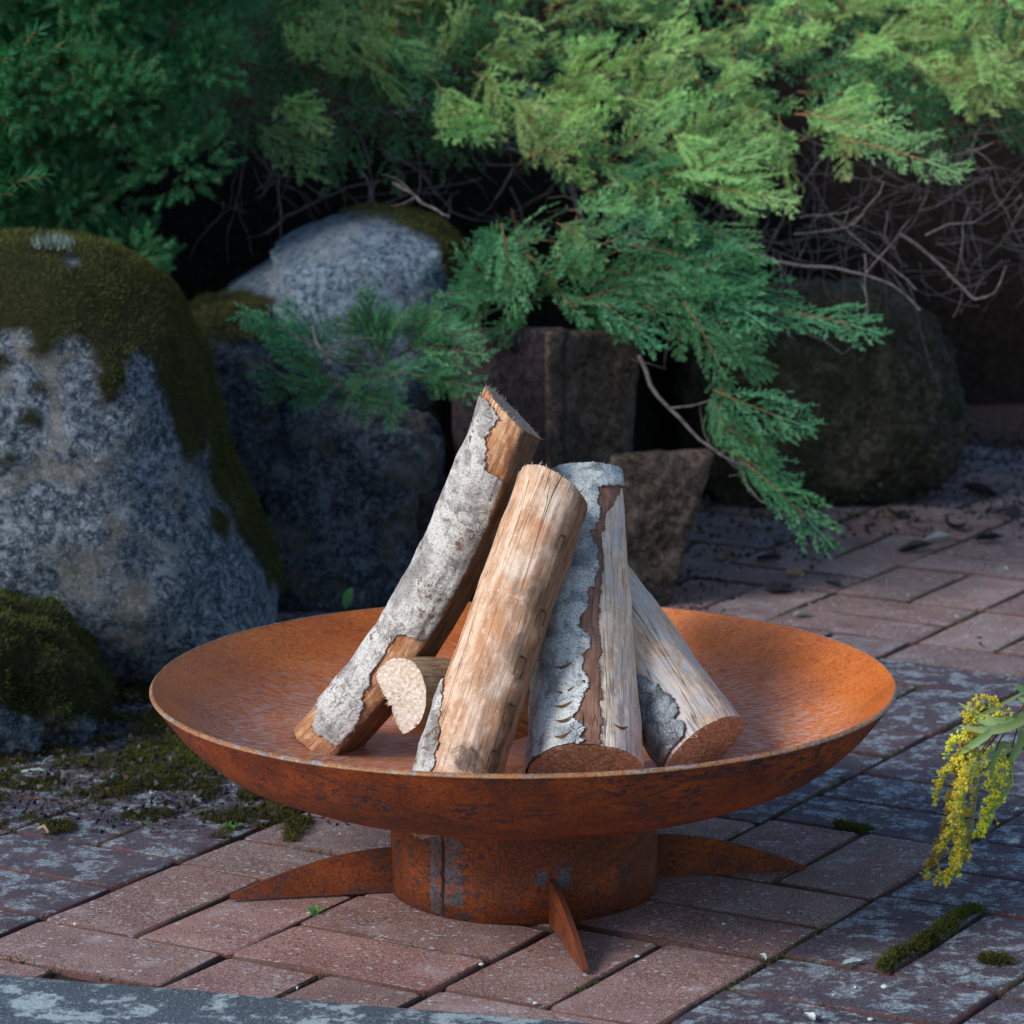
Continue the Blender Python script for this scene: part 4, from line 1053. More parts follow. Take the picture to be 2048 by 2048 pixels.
# the mass of foliage behind them, joined
LOD = [fan(60+i, .12, 1, True).arrays() for i in range(5)]
def merge(items, protos, name, mats, parent, org, **props):
    VV, TT, QQ, tp, vr, m3, m4 = [], [], [], [], [], [], []; n = 0
    for (k, R_, b, dv) in items:
        V, T, Q, tip, var, a, c = protos[k]
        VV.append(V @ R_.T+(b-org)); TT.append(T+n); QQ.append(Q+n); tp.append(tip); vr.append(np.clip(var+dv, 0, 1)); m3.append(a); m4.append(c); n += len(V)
    F = [np.concatenate(TT), np.concatenate(QQ)]; mi = np.concatenate([np.concatenate(m3), np.concatenate(m4)])
    if not len(F[0]): F = F[1:]
    return link(name, mesh_np(name, np.concatenate(VV), F, False, mats, mi=mi, attrs={'tip': np.concatenate(tp), 'var': np.concatenate(vr)}), parent, kind='stuff', **props)
items = []
while len(items) < 430:
    x, y = rj.uniform(380, 2150), rj.uniform(-300, 600)
    if y > 130 and rj.random() < .6: continue
    yy = max(y, -55)
    if not inpoly(min(x, 1990), yy, POLY): continue
    d = sample_dir(x, y); Y = surfY(y)+rj.uniform(.05, .30)+max(0, -y)*.001
    sc = rj.uniform(.7, 1.2); A = at(x, y, Y)-d*.06
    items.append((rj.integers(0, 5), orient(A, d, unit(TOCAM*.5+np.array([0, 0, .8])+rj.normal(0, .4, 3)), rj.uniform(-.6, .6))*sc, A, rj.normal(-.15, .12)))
for k in range(230):
    x, y = rj.uniform(400, 900), rj.uniform(-60, 330)
    if y > 190+(x-420)*.25: continue
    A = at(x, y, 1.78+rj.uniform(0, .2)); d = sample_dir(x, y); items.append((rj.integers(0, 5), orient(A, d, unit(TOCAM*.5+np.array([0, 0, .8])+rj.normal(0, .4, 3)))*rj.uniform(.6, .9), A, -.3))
for k in range(110):
    x, y = rj.uniform(1560, 2050), rj.uniform(60, 340)
    if y > 190+(x-1560)*.28: continue
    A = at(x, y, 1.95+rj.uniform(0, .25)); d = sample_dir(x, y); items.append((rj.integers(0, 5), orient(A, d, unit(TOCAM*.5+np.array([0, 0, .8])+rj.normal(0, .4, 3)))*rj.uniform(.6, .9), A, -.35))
merge(items, LOD, 'foliage', MATJ, junip, JO)['sun_tint'] = .15  # mass behind coloured darker, painted shade in the gaps between sprays

# bare stems: inner thicket of the juniper
def wander(p, d, ln, n=9, wob=.16, grav=-.02):
    pts = [np.array(p, float)]; d = unit(d)
    for i in range(n): d = unit(d+rj.normal(0, wob, 3)+[0, 0, grav]); pts.append(pts[-1]+d*ln/n)
    return np.array(pts)
def twig_obj(pts, r0, r1, name='dead_twig', mat='twig', forks=3):
    g = Geo(); g.tube(pts, r0, r1, 6)
    for k in range(forks):
        i = rj.integers(2, len(pts)-1); dd = unit(pts[i]-pts[i-1]+rj.normal(0, .6, 3)); g.tube(wander(pts[i], dd, np.linalg.norm(pts[-1]-pts[0])*rj.uniform(.2, .5), 6), r0*.55, r1*.5, 4)
    V = g.V; g.V = [v-JO for v in V]
    return link(name, g.mesh(name, [MP[mat]], True), junip)
for pxs, r0 in (([(1208, 672, 1.3), (1240, 745, 1.27), (1290, 800, 1.25), (1345, 850, 1.22), (1400, 880, 1.21)], .0038),
                ([(1630, 480, 1.35), (1634, 560, 1.33), (1622, 630, 1.31), (1590, 668, 1.3)], .0016), ([(1470, 590, 1.32), (1520, 628, 1.31), (1592, 668, 1.3)], .003),
                ([(1440, 480, 1.4), (1540, 505, 1.38), (1640, 520, 1.36), (1735, 585, 1.34)], .0034), ([(1560, 410, 1.45), (1640, 470, 1.42), (1730, 545, 1.38)], .003),
                ([(1500, 440, 1.42), (1600, 420, 1.4), (1670, 345, 1.38)], .0028), ([(1700, 440, 1.5), (1790, 520, 1.46), (1850, 560, 1.42), (1900, 500, 1.42)], .003),
                ([(740, 345, 1.5), (790, 375, 1.46), (848, 405, 1.42)], .0034), ([(500, 440, 1.75), (620, 370, 1.7), (760, 330, 1.62)], .003),
                ([(640, 200, 1.8), (690, 290, 1.75), (705, 400, 1.7)], .003), ([(1110, 470, 1.36), (1130, 550, 1.32), (1150, 620, 1.3)], .003),
                ([(590, 620, 1.14), (620, 665, 1.14), (680, 690, 1.15), (760, 670, 1.2), (860, 620, 1.28), (960, 570, 1.34)], .0028),
                ([(1360, 850, 1.22), (1400, 905, 1.22), (1440, 950, 1.2)], .002), ([(1100, 690, 1.34), (1160, 668, 1.33), (1260, 700, 1.32)], .0016),
                ([(1380, 560, 1.34), (1440, 600, 1.32), (1500, 640, 1.31)], .0024)):
    pts = resample([at(*q) for q in pxs], 12) if len(pxs) > 2 else np.array([at(*q) for q in pxs])
    pts = pts+np.stack([fbm(pts*40, 2)*.004, fbm(pts*40+9, 2)*.004, fbm(pts*40+5, 2)*.004], 1)
    twig_obj(pts, r0*.8, r0*.4, forks=2)
for i in range(46):
    x, y = rj.uniform(1420, 1960), rj.uniform(220, 500)
    if y > 620-.0*x: continue
    Y = surfY(y)+rj.uniform(.02, .35)
    a = rj.uniform(-2.4, .4); twig_obj(wander(at(x, y, Y), [math.cos(a), rj.uniform(-.5, .1), math.sin(a)], rj.uniform(.06, .17), 10, .2), rj.uniform(.0007, .0018), .0004, forks=2)
for i in range(26):
    x, y = rj.uniform(420, 1050), rj.uniform(200, 400)
    a = rj.uniform(-3.1, .2); twig_obj(wander(at(x, y, rj.uniform(1.6, 1.85)), [math.cos(a), rj.uniform(-.5, .1), math.sin(a)], rj.uniform(.06, .2), 10, .16), rj.uniform(.0008, .002), .0005, forks=2)
g = Geo()
for i in range(240):
    x, y = (rj.uniform(1100, 2000), rj.uniform(240, 540)) if rj.random() < .72 else (rj.uniform(420, 1100), rj.uniform(160, 430))
    a = rj.uniform(-3.1, .6); g.tube(wander(at(x, y, surfY(y)+rj.uniform(.12, .5)), [math.cos(a), rj.uniform(-.4, .2), math.sin(a)], rj.uniform(.05, .16), 7, .22), rj.uniform(.0006, .0016), .0004, 3)
g.V = [v-JO for v in g.V]; link('twig_tangle', g.mesh('twig_tangle', [MP['twig']], True), junip, kind='stuff')
for k in range(2):     # main limbs coming out of the bank
    b = at(1000+190*k, 120, 2.25+.1*k); twig_obj(np.array([b+[0, .3, -.3], b+[0, 0, -.04], at(1060+170*k, 300, 1.95), at(1100+150*k, 420, 1.75)]), .009, .004, 'branch', 'twig', 2)

# ------------------------------------------------------------------ spruce at the upper left
def twig_spruce(seed, lod=0):
    rg = np.random.default_rng(seed); g = Geo(); ln = .024
    pts = np.stack([np.linspace(0, ln, 4), rg.normal(0, .0006, 4), rg.normal(0, .0006, 4)], 1); g.tube(pts, .0008, .0005, 3, mi=1)
    n = 52
    for i in range(n):
        f = .08+.92*i/n; p = np.array([ln*f, 0, 0]); a = i*2.4+rg.normal(0, .3); lean = .75+.9*f
        d = unit(np.array([lean*.8, math.cos(a), math.sin(a)])+rg.normal(0, .1, 3)); s = unit(np.cross(d, rg.normal(0, 1, 3)))*.00062
        l_ = .0098*(1.05-.25*f)*rg.uniform(.8, 1.15)
        g.tri([p-s, p+s, p+d*l_], [.1, .1, 1.], rg.random())
    return g.arrays()
SP = [twig_spruce(300+i) for i in range(6)]
spr = thing('spruce', 'dense dwarf spruce with short dark blue green needles in the upper left corner', 'tree', tuple(at(200, 500, 1.75)*[1, 1, 0]+[0, 0, .2]))
SO = np.array(spr.location)
lobes = []
SPOLY = np.array([(-420, -300), (470, -300), (478, -20), (480, 60), (492, 150), (488, 220), (455, 285), (380, 300), (395, 400), (392, 480), (372, 550), (318, 560), (262, 505), (200, 462), (100, 430), (-100, 400), (-420, 380)], float)
rs_ = np.random.default_rng(9)
while len(lobes) < 112:
    x, y = rs_.uniform(-420, 500), rs_.uniform(-300, 560)
    if not inpoly(x+28*np.sign(x-200), y+20, SPOLY): continue
    r = rs_.uniform(.028, .058)
    Y = 1.42+.25*abs((x-150)/500)**2+rs_.uniform(-.07, .12)-.0001*y
    lobes.append((at(x, y, Y), r))
far_lobes = []        # unseen part of the bush, added left of and above the picture to shade the rocks
while len(far_lobes) < 150:
    x, z = rs_.uniform(-1.75, -.36), rs_.uniform(.30, 1.2)
    half = .70*(1.42-z)/1.1+.05
    if abs(x+1.0) > half or (z < .80 and x > -.66): continue
    far_lobes.append((np.array([x, 1.62+rs_.uniform(-.3, .35)*(1.6-z)/1.2, z]), rs_.uniform(.07, .12)))
items = []
for (c, r) in far_lobes:
    for k in range(46):
        d = unit(rs_.normal(0, 1, 3)); b = c+d*r*rs_.uniform(.5, 1.)
        items.append((rs_.integers(0, 6), orient(b, unit(d+[0, 0, .3]), rs_.normal(0, 1, 3))*rs_.uniform(2.2, 3.0), b, rs_.normal(0, .1)))
for (c, r) in lobes:
    n = int(95*(r/.045)**2)
    for k in range(n):
        d = unit(rs_.normal(0, 1, 3)+np.array([.15, -.7, .35]))
        if d[1] > .45: continue
        b = c+d*r*rs_.uniform(.45, 1.0)*np.array([1.15, 1, .9]); ax = unit(d+np.array([.1, -.1, .35])+rs_.normal(0, .3, 3))
        items.append((rs_.integers(0, 6), orient(b, ax, rs_.normal(0, 1, 3))*rs_.uniform(.75, 1.2), b, rs_.normal(0, .1)))
merge(items, SP, 'foliage', [MP['spruce'], MP['twig_red']], spr, SO)
g = Geo()
g.tube([np.array([-.45, .0, -.3]), np.array([-.45, 0, .4]), np.array([-.44, .0, 1.05])], .045, .012, 8); link('trunk', g.mesh('trunk', [MP['twig']], True), spr)
for k in range(16):
    c, r = lobes[rs_.integers(0, len(lobes))]; g = Geo(); e = c-SO
    g.tube([np.array([0, .1, e[2]-.08]), e*.5+[0, .06, e[2]*.5-.02], e], .005, .002, 5); link('branch', g.mesh('branch', [MP['twig']], True), spr)

# ------------------------------------------------------------------ goldenrod at the right
MP['gr_green'] = mat_leaf('goldenrod_green', (.34, .42, .12), (.52, .58, .20), (.60, .60, .18), .45, .5)
MP['gr_yellow'] = mat_leaf('goldenrod_yellow', (.66, .52, .04), (.84, .76, .09), (.90, .86, .22), .40, .6)
MP['gr_leaf'] = mat_leaf('goldenrod_leaf', (.16, .28, .10), (.26, .40, .17), (.42, .30, .14), .25, .3)
MP['gr_stem'] = mat_plain('goldenrod_stem', (.10, .035, .025), (.20, .09, .05), 150, .6, .0005)
GY = -.12
gold = thing('goldenrod', 'drooping yellow goldenrod plume bending in over the paving from the right', 'flower', tuple(gnd(2170, 1600)*[1, 1, 0]))
GO = np.array(gold.location)
def gp(lst): return resample([at(x, y, GY+dy)-GO for x, y, dy in lst], 26)
def gtube(name, pts, r0, r1, mat): 
    g = Geo(); g.tube(pts, r0, r1, 6); return link(name, g.mesh(name, [MP[mat]], True), gold)
stemA = gp([(2170, 1600, .1), (2180, 1250, .06), (2080, 1190, .03), (1960, 1290, .02)]) 
stemA[0][2] = 0
gtube('stem', stemA, .0028, .0018, 'gr_stem')
stemB = gp([(1960, 1290, .02), (1915, 1350, .01), (1870, 1400, 0), (1825, 1470, 0)]); gtube('stem', stemB, .0016, .0007, 'gr_stem')
rgd = np.random.default_rng(77)
def raceme(pts, dens, side, ln=.012, seed=0):
    """curved spike with florets standing on its upper side"""
    g = Geo(); g.tube(pts, .0009, .0004, 4, var=.5, mi=0); n = int(np.linalg.norm(np.diff(pts, axis=0), axis=1).sum()*dens)
    for i in range(n):
        f = (i+.5)/n*(len(pts)-1); k = min(len(pts)-2, int(f)); p = pts[k]+(pts[k+1]-pts[k])*(f-k); t = unit(pts[k+1]-pts[k])
        sd = np.array(side, float); sd = unit(sd-np.dot(sd, t)*t+rgd.normal(0, .42, 3)); l_ = ln*rgd.uniform(.6, 1.15)*(1-.45*(i/n)**3)
        mid = p+sd*l_*.55+t*l_*.35; e = mid+unit(sd-t*.35+rgd.normal(0, .25, 3))*l_*.5
        g.tube([p, mid, e], .00035, .0003, 3, var=rgd.random())
        for q in range(4):        # narrow green bracts
            a = p+(mid-p)*rgd.uniform(.3, 1.); s = unit(rgd.normal(0, 1, 3))*.0006; g.tri([a-s, a+s, a+unit(sd+t*.5+rgd.normal(0, .4, 3))*.0050], [0, 0, 1], rgd.random(), 0)
        for h in range(rgd.integers(1, 4)):
            c = e+rgd.normal(0, .0012, 3); v = rgd.random()
            R0 = rgd.uniform(.0010, .0016)
            for q in range(4):    # cup
                a0, a1 = q*math.pi/2, (q+1)*math.pi/2; ax = unit(sd+rgd.normal(0, .2, 3)); u = unit(np.cross(ax, [.3, .9, .2])); w = np.cross(ax, u)
                g.tri([c-ax*.0016, c+(u*math.cos(a0)+w*math.sin(a0))*R0, c+(u*math.cos(a1)+w*math.sin(a1))*R0], [0, .5, .5], v, 0)
            for q in range(7):
                ax = unit(sd*.9+rgd.normal(0, .75, 3)); u = unit(np.cross(ax, rgd.normal(0, 1, 3)))*.0008
                g.tri([c-u, c+u, c+ax*.0029], [.2, .2, 1], v, 1)
    return link('flower_spike', g.mesh('flower_spike', [MP['gr_green'], MP['gr_yellow']]), gold)
UL = (-.85, -.25, .35)
RAC = [([(1860, 1400, 0), (1830, 1420, -.01), (1800, 1500, -.01), (1790, 1590, 0), (1752, 1640, .0)], 300, UL),
       ([(1845, 1420, -.01), (1815, 1500, -.02), (1825, 1590, -.01), (1800, 1650, 0), (1750, 1642, 0)], 300, (-.9, -.2, .1)),
       ([(1870, 1400, .01), (1875, 1470, .02), (1880, 1530, .02), (1862, 1560, .02), (1848, 1572, .02)], 330, (-.9, -.3, .1)),
       ([(1905, 1400, .02), (1912, 1450, .02), (1900, 1500, .02), (1868, 1535, .02)], 420, (-1, -.1, .05), .022),
       ([(1850, 1430, 0), (1820, 1440, -.01), (1790, 1460, -.01), (1772, 1510, 0)], 380, (-.7, -.4, .5)),
       ([(1870, 1385, 0), (1840, 1395, 0), (1812, 1400, 0), (1790, 1425, 0)], 420, (-.4, -.4, .9)),
       ([(1890, 1370, 0), (1860, 1365, 0), (1835, 1380, 0)], 400, (-.4, -.3, .9)),
       ([(1900, 1360, 0), (1868, 1335, 0), (1842, 1345, 0), (1832, 1360, 0)], 420, (-.4, -.3, .9)),
       ([(1860, 1440, -.01), (1840, 1460, -.03), (1815, 1500, -.04), (1805, 1570, -.02), (1775, 1600, -.01)], 340, (-.8, -.5, .1)),
       ([(1820, 1500, -.01), (1815, 1560, -.02), (1822, 1600, -.02), (1800, 1625, -.01)], 380, (-.7, -.6, .1)),
       ([(1850, 1450, .01), (1840, 1520, .02), (1830, 1590, .02), (1820, 1620, .02)], 330, (-.7, .2, .1))]
for r_ in RAC: raceme(gp(r_[0]), r_[1]*2.4, r_[2], (r_[3]*.7 if len(r_) > 3 else .0098))
def leaf(pts, w, fold=.25, mat='gr_leaf', name='leaf', parent=None, org=None):
    pts = np.asarray(pts); n = len(pts); T = np.gradient(pts, axis=0); T /= np.linalg.norm(T, axis=1)[:, None]
    s = np.cross(T, unit(np.array([.1, -1, .35]))); s /= np.linalg.norm(s, axis=1)[:, None]; nn = np.cross(s, T)
    q = np.linspace(0, 1, n); ww = w*np.sin(math.pi*np.clip(q*.93+.05, 0, 1))**.8
    V = []; 
    for i in range(n):
        for k in (-1, -.5, 0, .5, 1): V.append(pts[i]+s[i]*k*ww[i]+nn[i]*abs(k)*ww[i]*fold)
    F = [[i*5+j, i*5+j+1, (i+1)*5+j+1, (i+1)*5+j] for i in range(n-1) for j in range(4)]
    tip = np.repeat(sstep(.75, 1., q), 5)
    return link(name, mesh_np(name, np.array(V), [F], True, [MP[mat]], attrs={'tip': tip, 'var': np.repeat(q*.5+.3, 5)}), parent or gold)
for l_, w in (([(1990, 1330, 0), (1950, 1312, -.01), (1912, 1291, -.02)], .005), ([(1975, 1300, .02), (1940, 1320, .02), (1920, 1313, .02)], .003), ([(1950, 1340, 0), (1880, 1362, -.01), (1845, 1352, 0), (1808, 1326, .01)], .0042),
              ([(1990, 1310, 0), (1900, 1372, -.02), (1810, 1368, 0)], .0042), ([(1890, 1365, -.01), (1850, 1395, -.02), (1795, 1432, -.01)], .0036), ([(1925, 1370, .01), (1922, 1410, .01), (1895, 1448, .02)], .0036),
              ([(1900, 1400, .01), (1880, 1420, .01), (1868, 1470, 0)], .0032), ([(1960, 1290, .02), (1850, 1350, .02), (1830, 1358, .02)], .002), ([(1880, 1372, .02), (1825, 1412, .02), (1785, 1432, .02)], .0022)):
    leaf(gp(l_), w)
for l_ in ([(1925, 1350, .01), (1885, 1400, .01), (1868, 1440, .01), (1840, 1460, 0)], [(1930, 1345, .01), (1912, 1400, .02), (1905, 1440, .02), (1908, 1470, .02)], [(1900, 1370, 0), (1880, 1380, 0), (1850, 1420, 0)]):
    gtube('stem', gp(l_), .0008, .0005, 'gr_stem')

# ------------------------------------------------------------------ moss, weeds, litter on the paving
def joint_pts(n, region, seed, jit=.0022):
    """random points on the joints between pavers"""
    rg = np.random.default_rng(seed); out = []
    bs = [b for b in bricks if region(b[4])]
    while len(out) < n:
        u, v, o, d, c = bs[rg.integers(0, len(bs))]
        if o == 'h': a = (u+rg.uniform(-.5, .5), v+d/2*rg.choice([-1, 1])) if rg.random() < .7 else (u+.5*rg.choice([-1, 1]), v+rg.uniform(-d/2, d/2))
        else: a = (u+.25*rg.choice([-1, 1]), v+rg.uniform(-d/2, d/2)) if rg.random() < .7 else (u+rg.uniform(-.25, .25), v+d/2*rg.choice([-1, 1]))
        P = ORG+EU*a[0]*L+EV*a[1]*L+rg.normal(0, jit, 2); out.append([P[0], P[1], -.006+rg.uniform(0, .003)])
    return np.array(out)
J = joint_pts(26000, lambda c: -0.6 < c[1] < 2.3 and abs(c[0]) < .9, 1)
m = fbm(J*[11, 11, 0]+3, 3)+.35*(J[:, 0] > .15) > .30; J = J[m]
J = J[(np.hypot(J[:, 0], J[:, 1]) > RB+.006) & (((J[:, :2]-KA) @ KN) < -.003)]
blade_obj('joint_moss', J, np.tile([0, 0, 1.], (len(J), 1)), .0075, .0013, .6, MP['moss'], seed=3, per=2)
def patch(name, poly, n, ln, seed, thr, sc=16, h0=.0, per=2, wd=.0013):
    rg = np.random.default_rng(seed); P = np.array([gnd(x, y)[:2] for x, y in poly]); lo, hi = P.min(0), P.max(0); out = []
    Q = rg.uniform(lo, hi, (n*4, 2)); Q = Q[[inpoly(a, b, P) for a, b in Q]]; 
    k = fbm(np.c_[Q*sc, Q[:, :1]*0+seed], 4); Q = Q[k > thr]; k = k[k > thr]; Q = Q[:n]; k = k[:n]
    hgt = h0+.004*np.clip(k-thr, 0, 1)
    W = np.c_[Q, hgt]
    return blade_obj(name, W, np.tile([0, 0, 1.], (len(W), 1)), ln, wd, .75, MP['moss'], seed=seed, per=per)
patch('paving_moss', [(-60, 1380), (330, 1340), (520, 1420), (600, 1540), (560, 1590), (420, 1585), (200, 1560), (-60, 1600)], 26000, .0034, 5, .16, 24, .0003, 3)
patch('paving_moss', [(-60, 1330), (300, 1270), (520, 1330), (560, 1480), (-60, 1500)], 26000, .0045, 6, -.10, 20, .0005, 3)
def clump(cpts, rad, n, seed, hh=.008):
    rg = np.random.default_rng(seed); cp = np.array([gnd(x, y) for x, y in cpts]); t = rg.random(n)*(len(cp)-1); i = np.minimum(t.astype(int), len(cp)-2)
    P = cp[i]+(cp[i+1]-cp[i])*(t-i)[:, None]; a = rg.uniform(0, 2*math.pi, n); q = np.sqrt(rg.random(n)); r = rad*(.6+.5*vnoise(P*60))
    P = P+np.stack([np.cos(a)*q*r, np.sin(a)*q*r, (1-q**2)*hh*(.6+.6*vnoise(P*90))], 1); N_ = np.stack([np.cos(a)*q*.8, np.sin(a)*q*.8, .8+0*a], 1)
    return blade_obj('moss_clump', P, N_, .004, .0012, .5, MP['moss'], seed=seed, per=1)
clump([(1772, 1762), (1800, 1738), (1838, 1718)], .0105, 7000, 1, .008); clump([(1722, 1795), (1760, 1772)], .009, 4500, 2); clump([(1665, 1830), (1700, 1800)], .012, 5000, 3)
clump([(1865, 1808), (1885, 1815)], .013, 2200, 4, .003); clump([(1580, 1558), (1638, 1566)], .007, 2500, 5, .004); clump([(1560, 1345), (1600, 1330)], .02, 4000, 6, .006)
# pale reindeer lichen on top of the boulder
rgl = np.random.default_rng(4); P = np.array([at(x, 464+3*math.sin(x), .86) for x in rgl.uniform(64, 130, 90)])+rgl.normal(0, .004, (90, 3))*[1, 1, .3]
MP['lichen'] = mat_plain('pale_lichen', (.16, .23, .22), (.30, .38, .35), 200, .9)
V, F, tp, vr = blades(P, np.tile([0, 0, 1.], (90, 1)), .015, .0012, .25, 3, 8)
lo = link('lichen', mesh_np('lichen', V, [F], False, [MP['lichen']]), None, kind='stuff')

MP['leaf_dark'] = mat_plain('wet_dead_leaf', (.014, .013, .015), (.055, .052, .058), 70, .5, .001); 
MP['leaf_tan'] = mat_plain('dry_leaf_tan', (.16, .09, .05), (.34, .24, .16), 90, .7, .001)
MP['leaf_pale'] = mat_plain('dry_leaf_pale', (.36, .42, .42), (.60, .66, .62), 90, .6, .001)
MP['weed'] = mat_leaf('seedling_green', (.06, .20, .06), (.12, .32, .10), (.2, .4, .2), .3, .4)
def dry_leaf(px, py, ln, wd, mat, label, rot, curl=.35, z=.004, name='dry_leaf', cat='leaf', group=None):
    n, m_ = 9, 7; V = []
    rg = np.random.default_rng(int(px*7+py)); 
    for i in range(n):
        a = i/(n-1)
        for j in range(m_):
            b = j/(m_-1)*2-1; w = math.sin(math.pi*(.04+.92*a))**.8*wd/2
            V.append([(a-.5)*ln+rg.normal(0, ln*.012), b*w+rg.normal(0, ln*.012), curl*ln*(.5*b*b*math.sin(math.pi*a)+.5*(a-.5)**2)+rg.normal(0, ln*.015)])
    V = np.array(V); V = np.r_[V, V-[0, 0, .0008]]; k = n*m_
    F = [[i*m_+j, i*m_+j+1, (i+1)*m_+j+1, (i+1)*m_+j] for i in range(n-1) for j in range(m_-1)]; F += [[k+f[3], k+f[2], k+f[1], k+f[0]] for f in F]
    o = link(name, mesh_np(name, V, [F], True, [MP[mat]])); o.location = tuple(gnd(px, py)+[0, 0, z]); o.rotation_euler = (rot*.13 % .5, rot*.21 % .4-.2, rot)
    return tag(o, label, cat, group)
LT = [(1728, 1040, .050, .030, 'leaf_dark', 'dark wet leaf on the far pavers in the middle of the leaf cluster'), (1800, 1000, .055, .032, 'leaf_dark', 'large dark curled leaf on the far pavers near the right edge'),
      (1768, 1022, .040, .02, 'leaf_pale', 'pale curled leaf between the dark leaves on the far pavers'), (1905, 972, .045, .03, 'leaf_dark', 'glossy dark leaf at the right edge of the far pavers'),
      (1470, 1118, .042, .026, 'leaf_dark', 'single dark leaf lying just behind the right part of the bowl'), (1572, 1108, .028, .018, 'leaf_dark', 'small dark leaf between the single leaf and the far cluster'),
      (1512, 1166, .030, .012, 'leaf_pale', 'pale green narrow leaf on the pavers just behind the bowl rim'), (1450, 1060, .04, .025, 'leaf_dark', 'dark leaf in the litter nearest the slanting stone block'),
      (1560, 1035, .035, .022, 'leaf_dark', 'dark crumpled leaf in the litter left of the pale curled leaf'), (1850, 935, .06, .03, 'leaf_dark', 'dark leaf pile piece at the back of the paving'),
      (1370, 1055, .035, .02, 'leaf_tan', 'tan leaf in the litter under the hanging branch tip'), (1500, 1090, .03, .016, 'leaf_tan', 'small tan leaf beside the single dark leaf'),
      (1690, 975, .05, .03, 'leaf_dark', 'dark leaf at the foot of the shaded rock'), (1865, 1022, .04, .024, 'leaf_dark', 'dark leaf right of the far leaf cluster'),
      (1440, 1814, .016, .005, 'leaf_pale', 'thin pale seed husk in the joint between clean and mottled pavers, lower right of centre'), (1607, 1825, .020, .006, 'leaf_pale', 'slender lilac white seed husk on the mottled paver at the lower right'),
      (1527, 1927, .016, .008, 'leaf_pale', 'pale shell like husk at the bottom edge'), (459, 1564, .012, .009, 'leaf_pale', 'tiny pale leaf at a joint corner left of the bowl'), (1914, 1597, .014, .008, 'leaf_pale', 'pale chip by the moss clump at the right edge')]
for i, t_ in enumerate(LT): dry_leaf(*t_[:6], rot=i*1.7)
# twigs lying at the left
for lst, lab in (([(42, 1472), (105, 1479)], 'bleached forked twig lying on the mossy pavers at the left'), ([(205, 1490), (225, 1480)], 'short bleached twig beyond the forked one on the mossy pavers'), ([(74, 1580), (93, 1589)], 'thin curved tan twig on the dark paver at the left')):
    g = Geo(); a = gnd(*lst[0]); b = gnd(*lst[1]); a[2] = b[2] = .009; c = (a+b)/2+[0, .004, .004]; g.tube([a-a, c-a, b-a], .0022, .0014, 6)
    if 'forked' in lab and 'beyond' not in lab: e = gnd(100, 1458); e[2] = .018; g.tube([c-a, (c+e)/2-a+[0, 0, .003], e-a], .0016, .001, 6)
    o = link('fallen_twig', g.mesh('fallen_twig', [MP['lichen'] if 'bleached' in lab else MP['leaf_tan']], True)); o.location = tuple(a); tag(o, lab, 'twig')
# pebbles
def pebble(px, py, r, lab, mat='leaf_pale', sq=.6):
    r *= .75
    V, F = ICO[2]; W = V*[1.1, .9, sq]; W = W*(1+.22*fbm(V*1.7+px, 2))[:, None]*r
    o = link('pebble', mesh_np('pebble', W, [F], False, [MP[mat]])); o.location = tuple(gnd(px, py)+[0, 0, r*sq*.8]); return tag(o, lab, 'pebble')
pebble(1669, 1865, .0045, 'small pale angular pebble on the lichen blotched paver at the lower right'); pebble(1642, 1925, .003, 'tiny round white pebble near the bottom edge'); pebble(1010, 1922-28, .0028, 'tiny chip of stone in the joint below the front foot')
pebble(908, 1821, .0030, 'tiny white chip in the joint left of the front foot'); pebble(1202, 1806, .0030, 'tiny white chip in the joint right of the front foot'); pebble(1919, 1528, .0035, 'tiny white pebble in the joint right of the goldenrod')
# seedlings
for (px, py, s, lab) in ((652, 1145, .020, 'green seedling leaf standing behind the left part of the bowl rim'), (437, 1566, .010, 'tiny green weed in the joint left of the bowl'), (594, 1724, .009, 'tiny green weed in the joint below the left foot')):
    b = gnd(px, py); rt = thing('seedling', lab, 'weed', tuple(b if py > 1200 else at(px, 1170, 1.0)*[1, 1, 1]))
    if py < 1200:
        rt.location.z = 0; top = at(652, 1130, 1.0)[2]; g = Geo(); g.tube([np.zeros(3), np.array([.004, 0, top*.5]), np.array([0, 0, top-.01])], .001, .0007, 5); link('stem', g.mesh('stem', [MP['weed']], True), rt)
        leaf(resample([(0, 0, top-.012), (.003, -.002, top+.003), (.009, 0, top+.014)], 8), .006, mat='weed', parent=rt)
    else:
        for k in range(4): leaf(resample([(0, 0, -.006), (.4*s*math.cos(k*1.7), .4*s*math.sin(k*1.7), s*.5), (s*math.cos(k*1.7), s*math.sin(k*1.7), s*.55)], 7), s*.22, mat='weed', parent=rt)
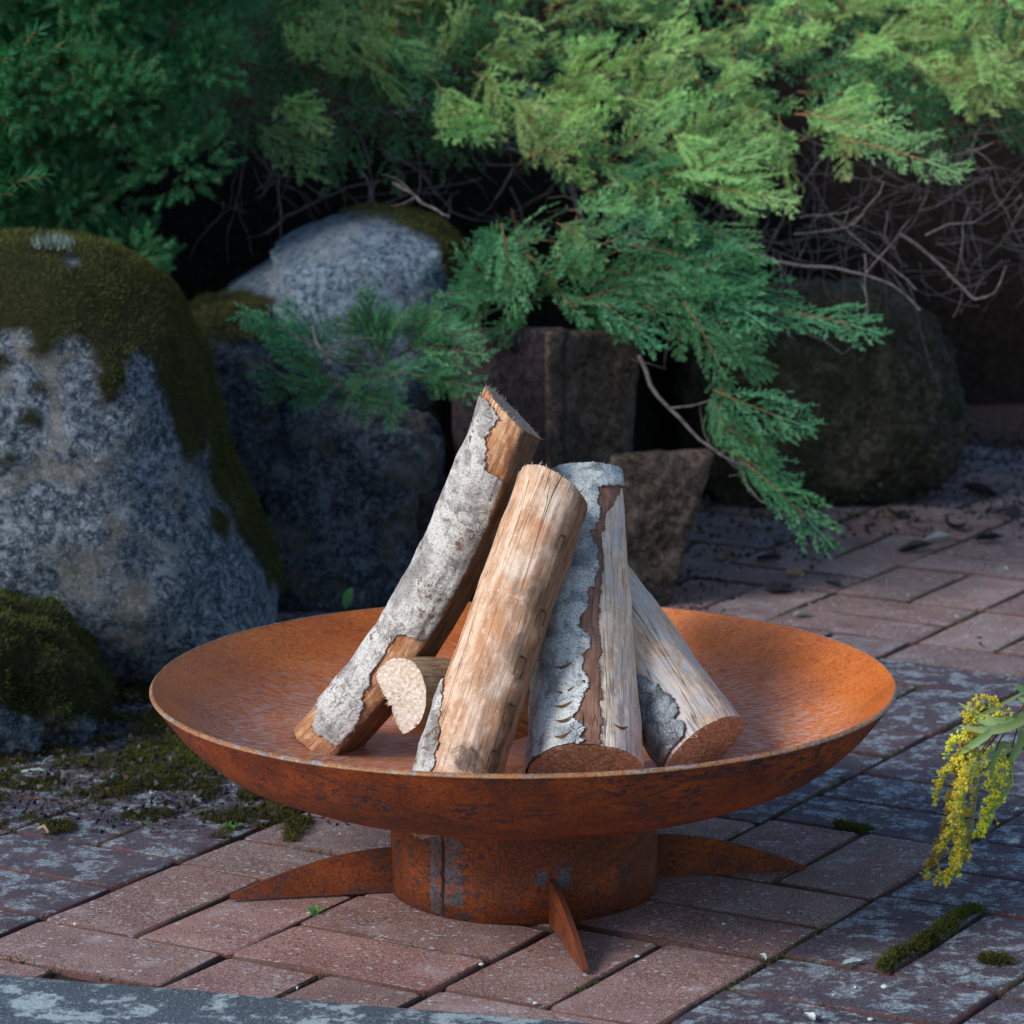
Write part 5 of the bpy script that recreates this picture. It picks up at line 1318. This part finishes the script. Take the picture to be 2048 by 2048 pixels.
# crumbs, needles and grit scattered on the paving
rgk = np.random.default_rng(12); n = 2600
Q = np.c_[rgk.uniform(-.75, .95, n), rgk.uniform(-.5, 2.3, n)]; den = fbm(np.c_[Q*5, Q[:, :1]*0], 3)+(.45*(Q[:, 1] > .8)+.25*(Q[:, 0] < -.3)); Q = Q[(den > .12) & (np.hypot(Q[:, 0], Q[:, 1]) > .14)]
P = np.c_[Q, np.full(len(Q), .0015)]
V, F, tp, vr = blades(P, np.c_[rgk.normal(0, 1, (len(P), 2)), np.full(len(P), .1)], .007, .0022, .2, 1, 13)
link('leaf_crumbs', mesh_np('leaf_crumbs', V, [F], False, [MP['leaf_tan']]), None, kind='stuff')
Q2 = P[rgk.random(len(P)) < .5]+rgk.normal(0, .02, (int(0), 3)).sum() if False else P[::2]+[.013, .009, 0]
V, F, tp, vr = blades(Q2, np.c_[rgk.normal(0, 1, (len(Q2), 2)), np.full(len(Q2), .15)], .005, .003, .3, 1, 14)
link('grit', mesh_np('grit', V, [F], False, [MP['leaf_pale']]), None, kind='stuff')
n = 9000; Q = np.c_[rgk.uniform(.1, 1.3, n), rgk.uniform(1.0, 2.6, n)]; Q = Q[(Q[:, 1]-1.12-.95*(Q[:, 0]-.1) > -.10+.55*fbm(np.c_[Q*5, Q[:, :1]*0], 4))]
P = np.c_[Q, rgk.uniform(.001, .010, len(Q))]; V, F, tp, vr = blades(P, np.c_[rgk.normal(0, 1, (len(P), 2)), rgk.normal(.2, .3, len(P))], .010, .009, .6, 1, 15)
n = 16000; Q = np.c_[rgk.uniform(-.75, -.08, n), rgk.uniform(.0, 1.1, n)]; Q = Q[(Q[:, 1] > .15+.30*fbm(np.c_[Q*7, Q[:, :1]*0], 4)) & (Q[:, 1] > .16-.25*(Q[:, 0]+.3))]
P2 = np.c_[Q, rgk.uniform(.0005, .004, len(Q))]; V2, F2, _a, _b = blades(P2, np.c_[rgk.normal(0, 1, (len(P2), 2)), rgk.normal(.1, .2, len(P2))], .0075, .006, .5, 1, 16)
V = np.r_[V, V2]; F = np.r_[F, F2+len(V)-len(V2)]
link('leaf_litter', mesh_np('leaf_litter', V, [F], False, [MP['leaf_dark']]), None, kind='stuff')
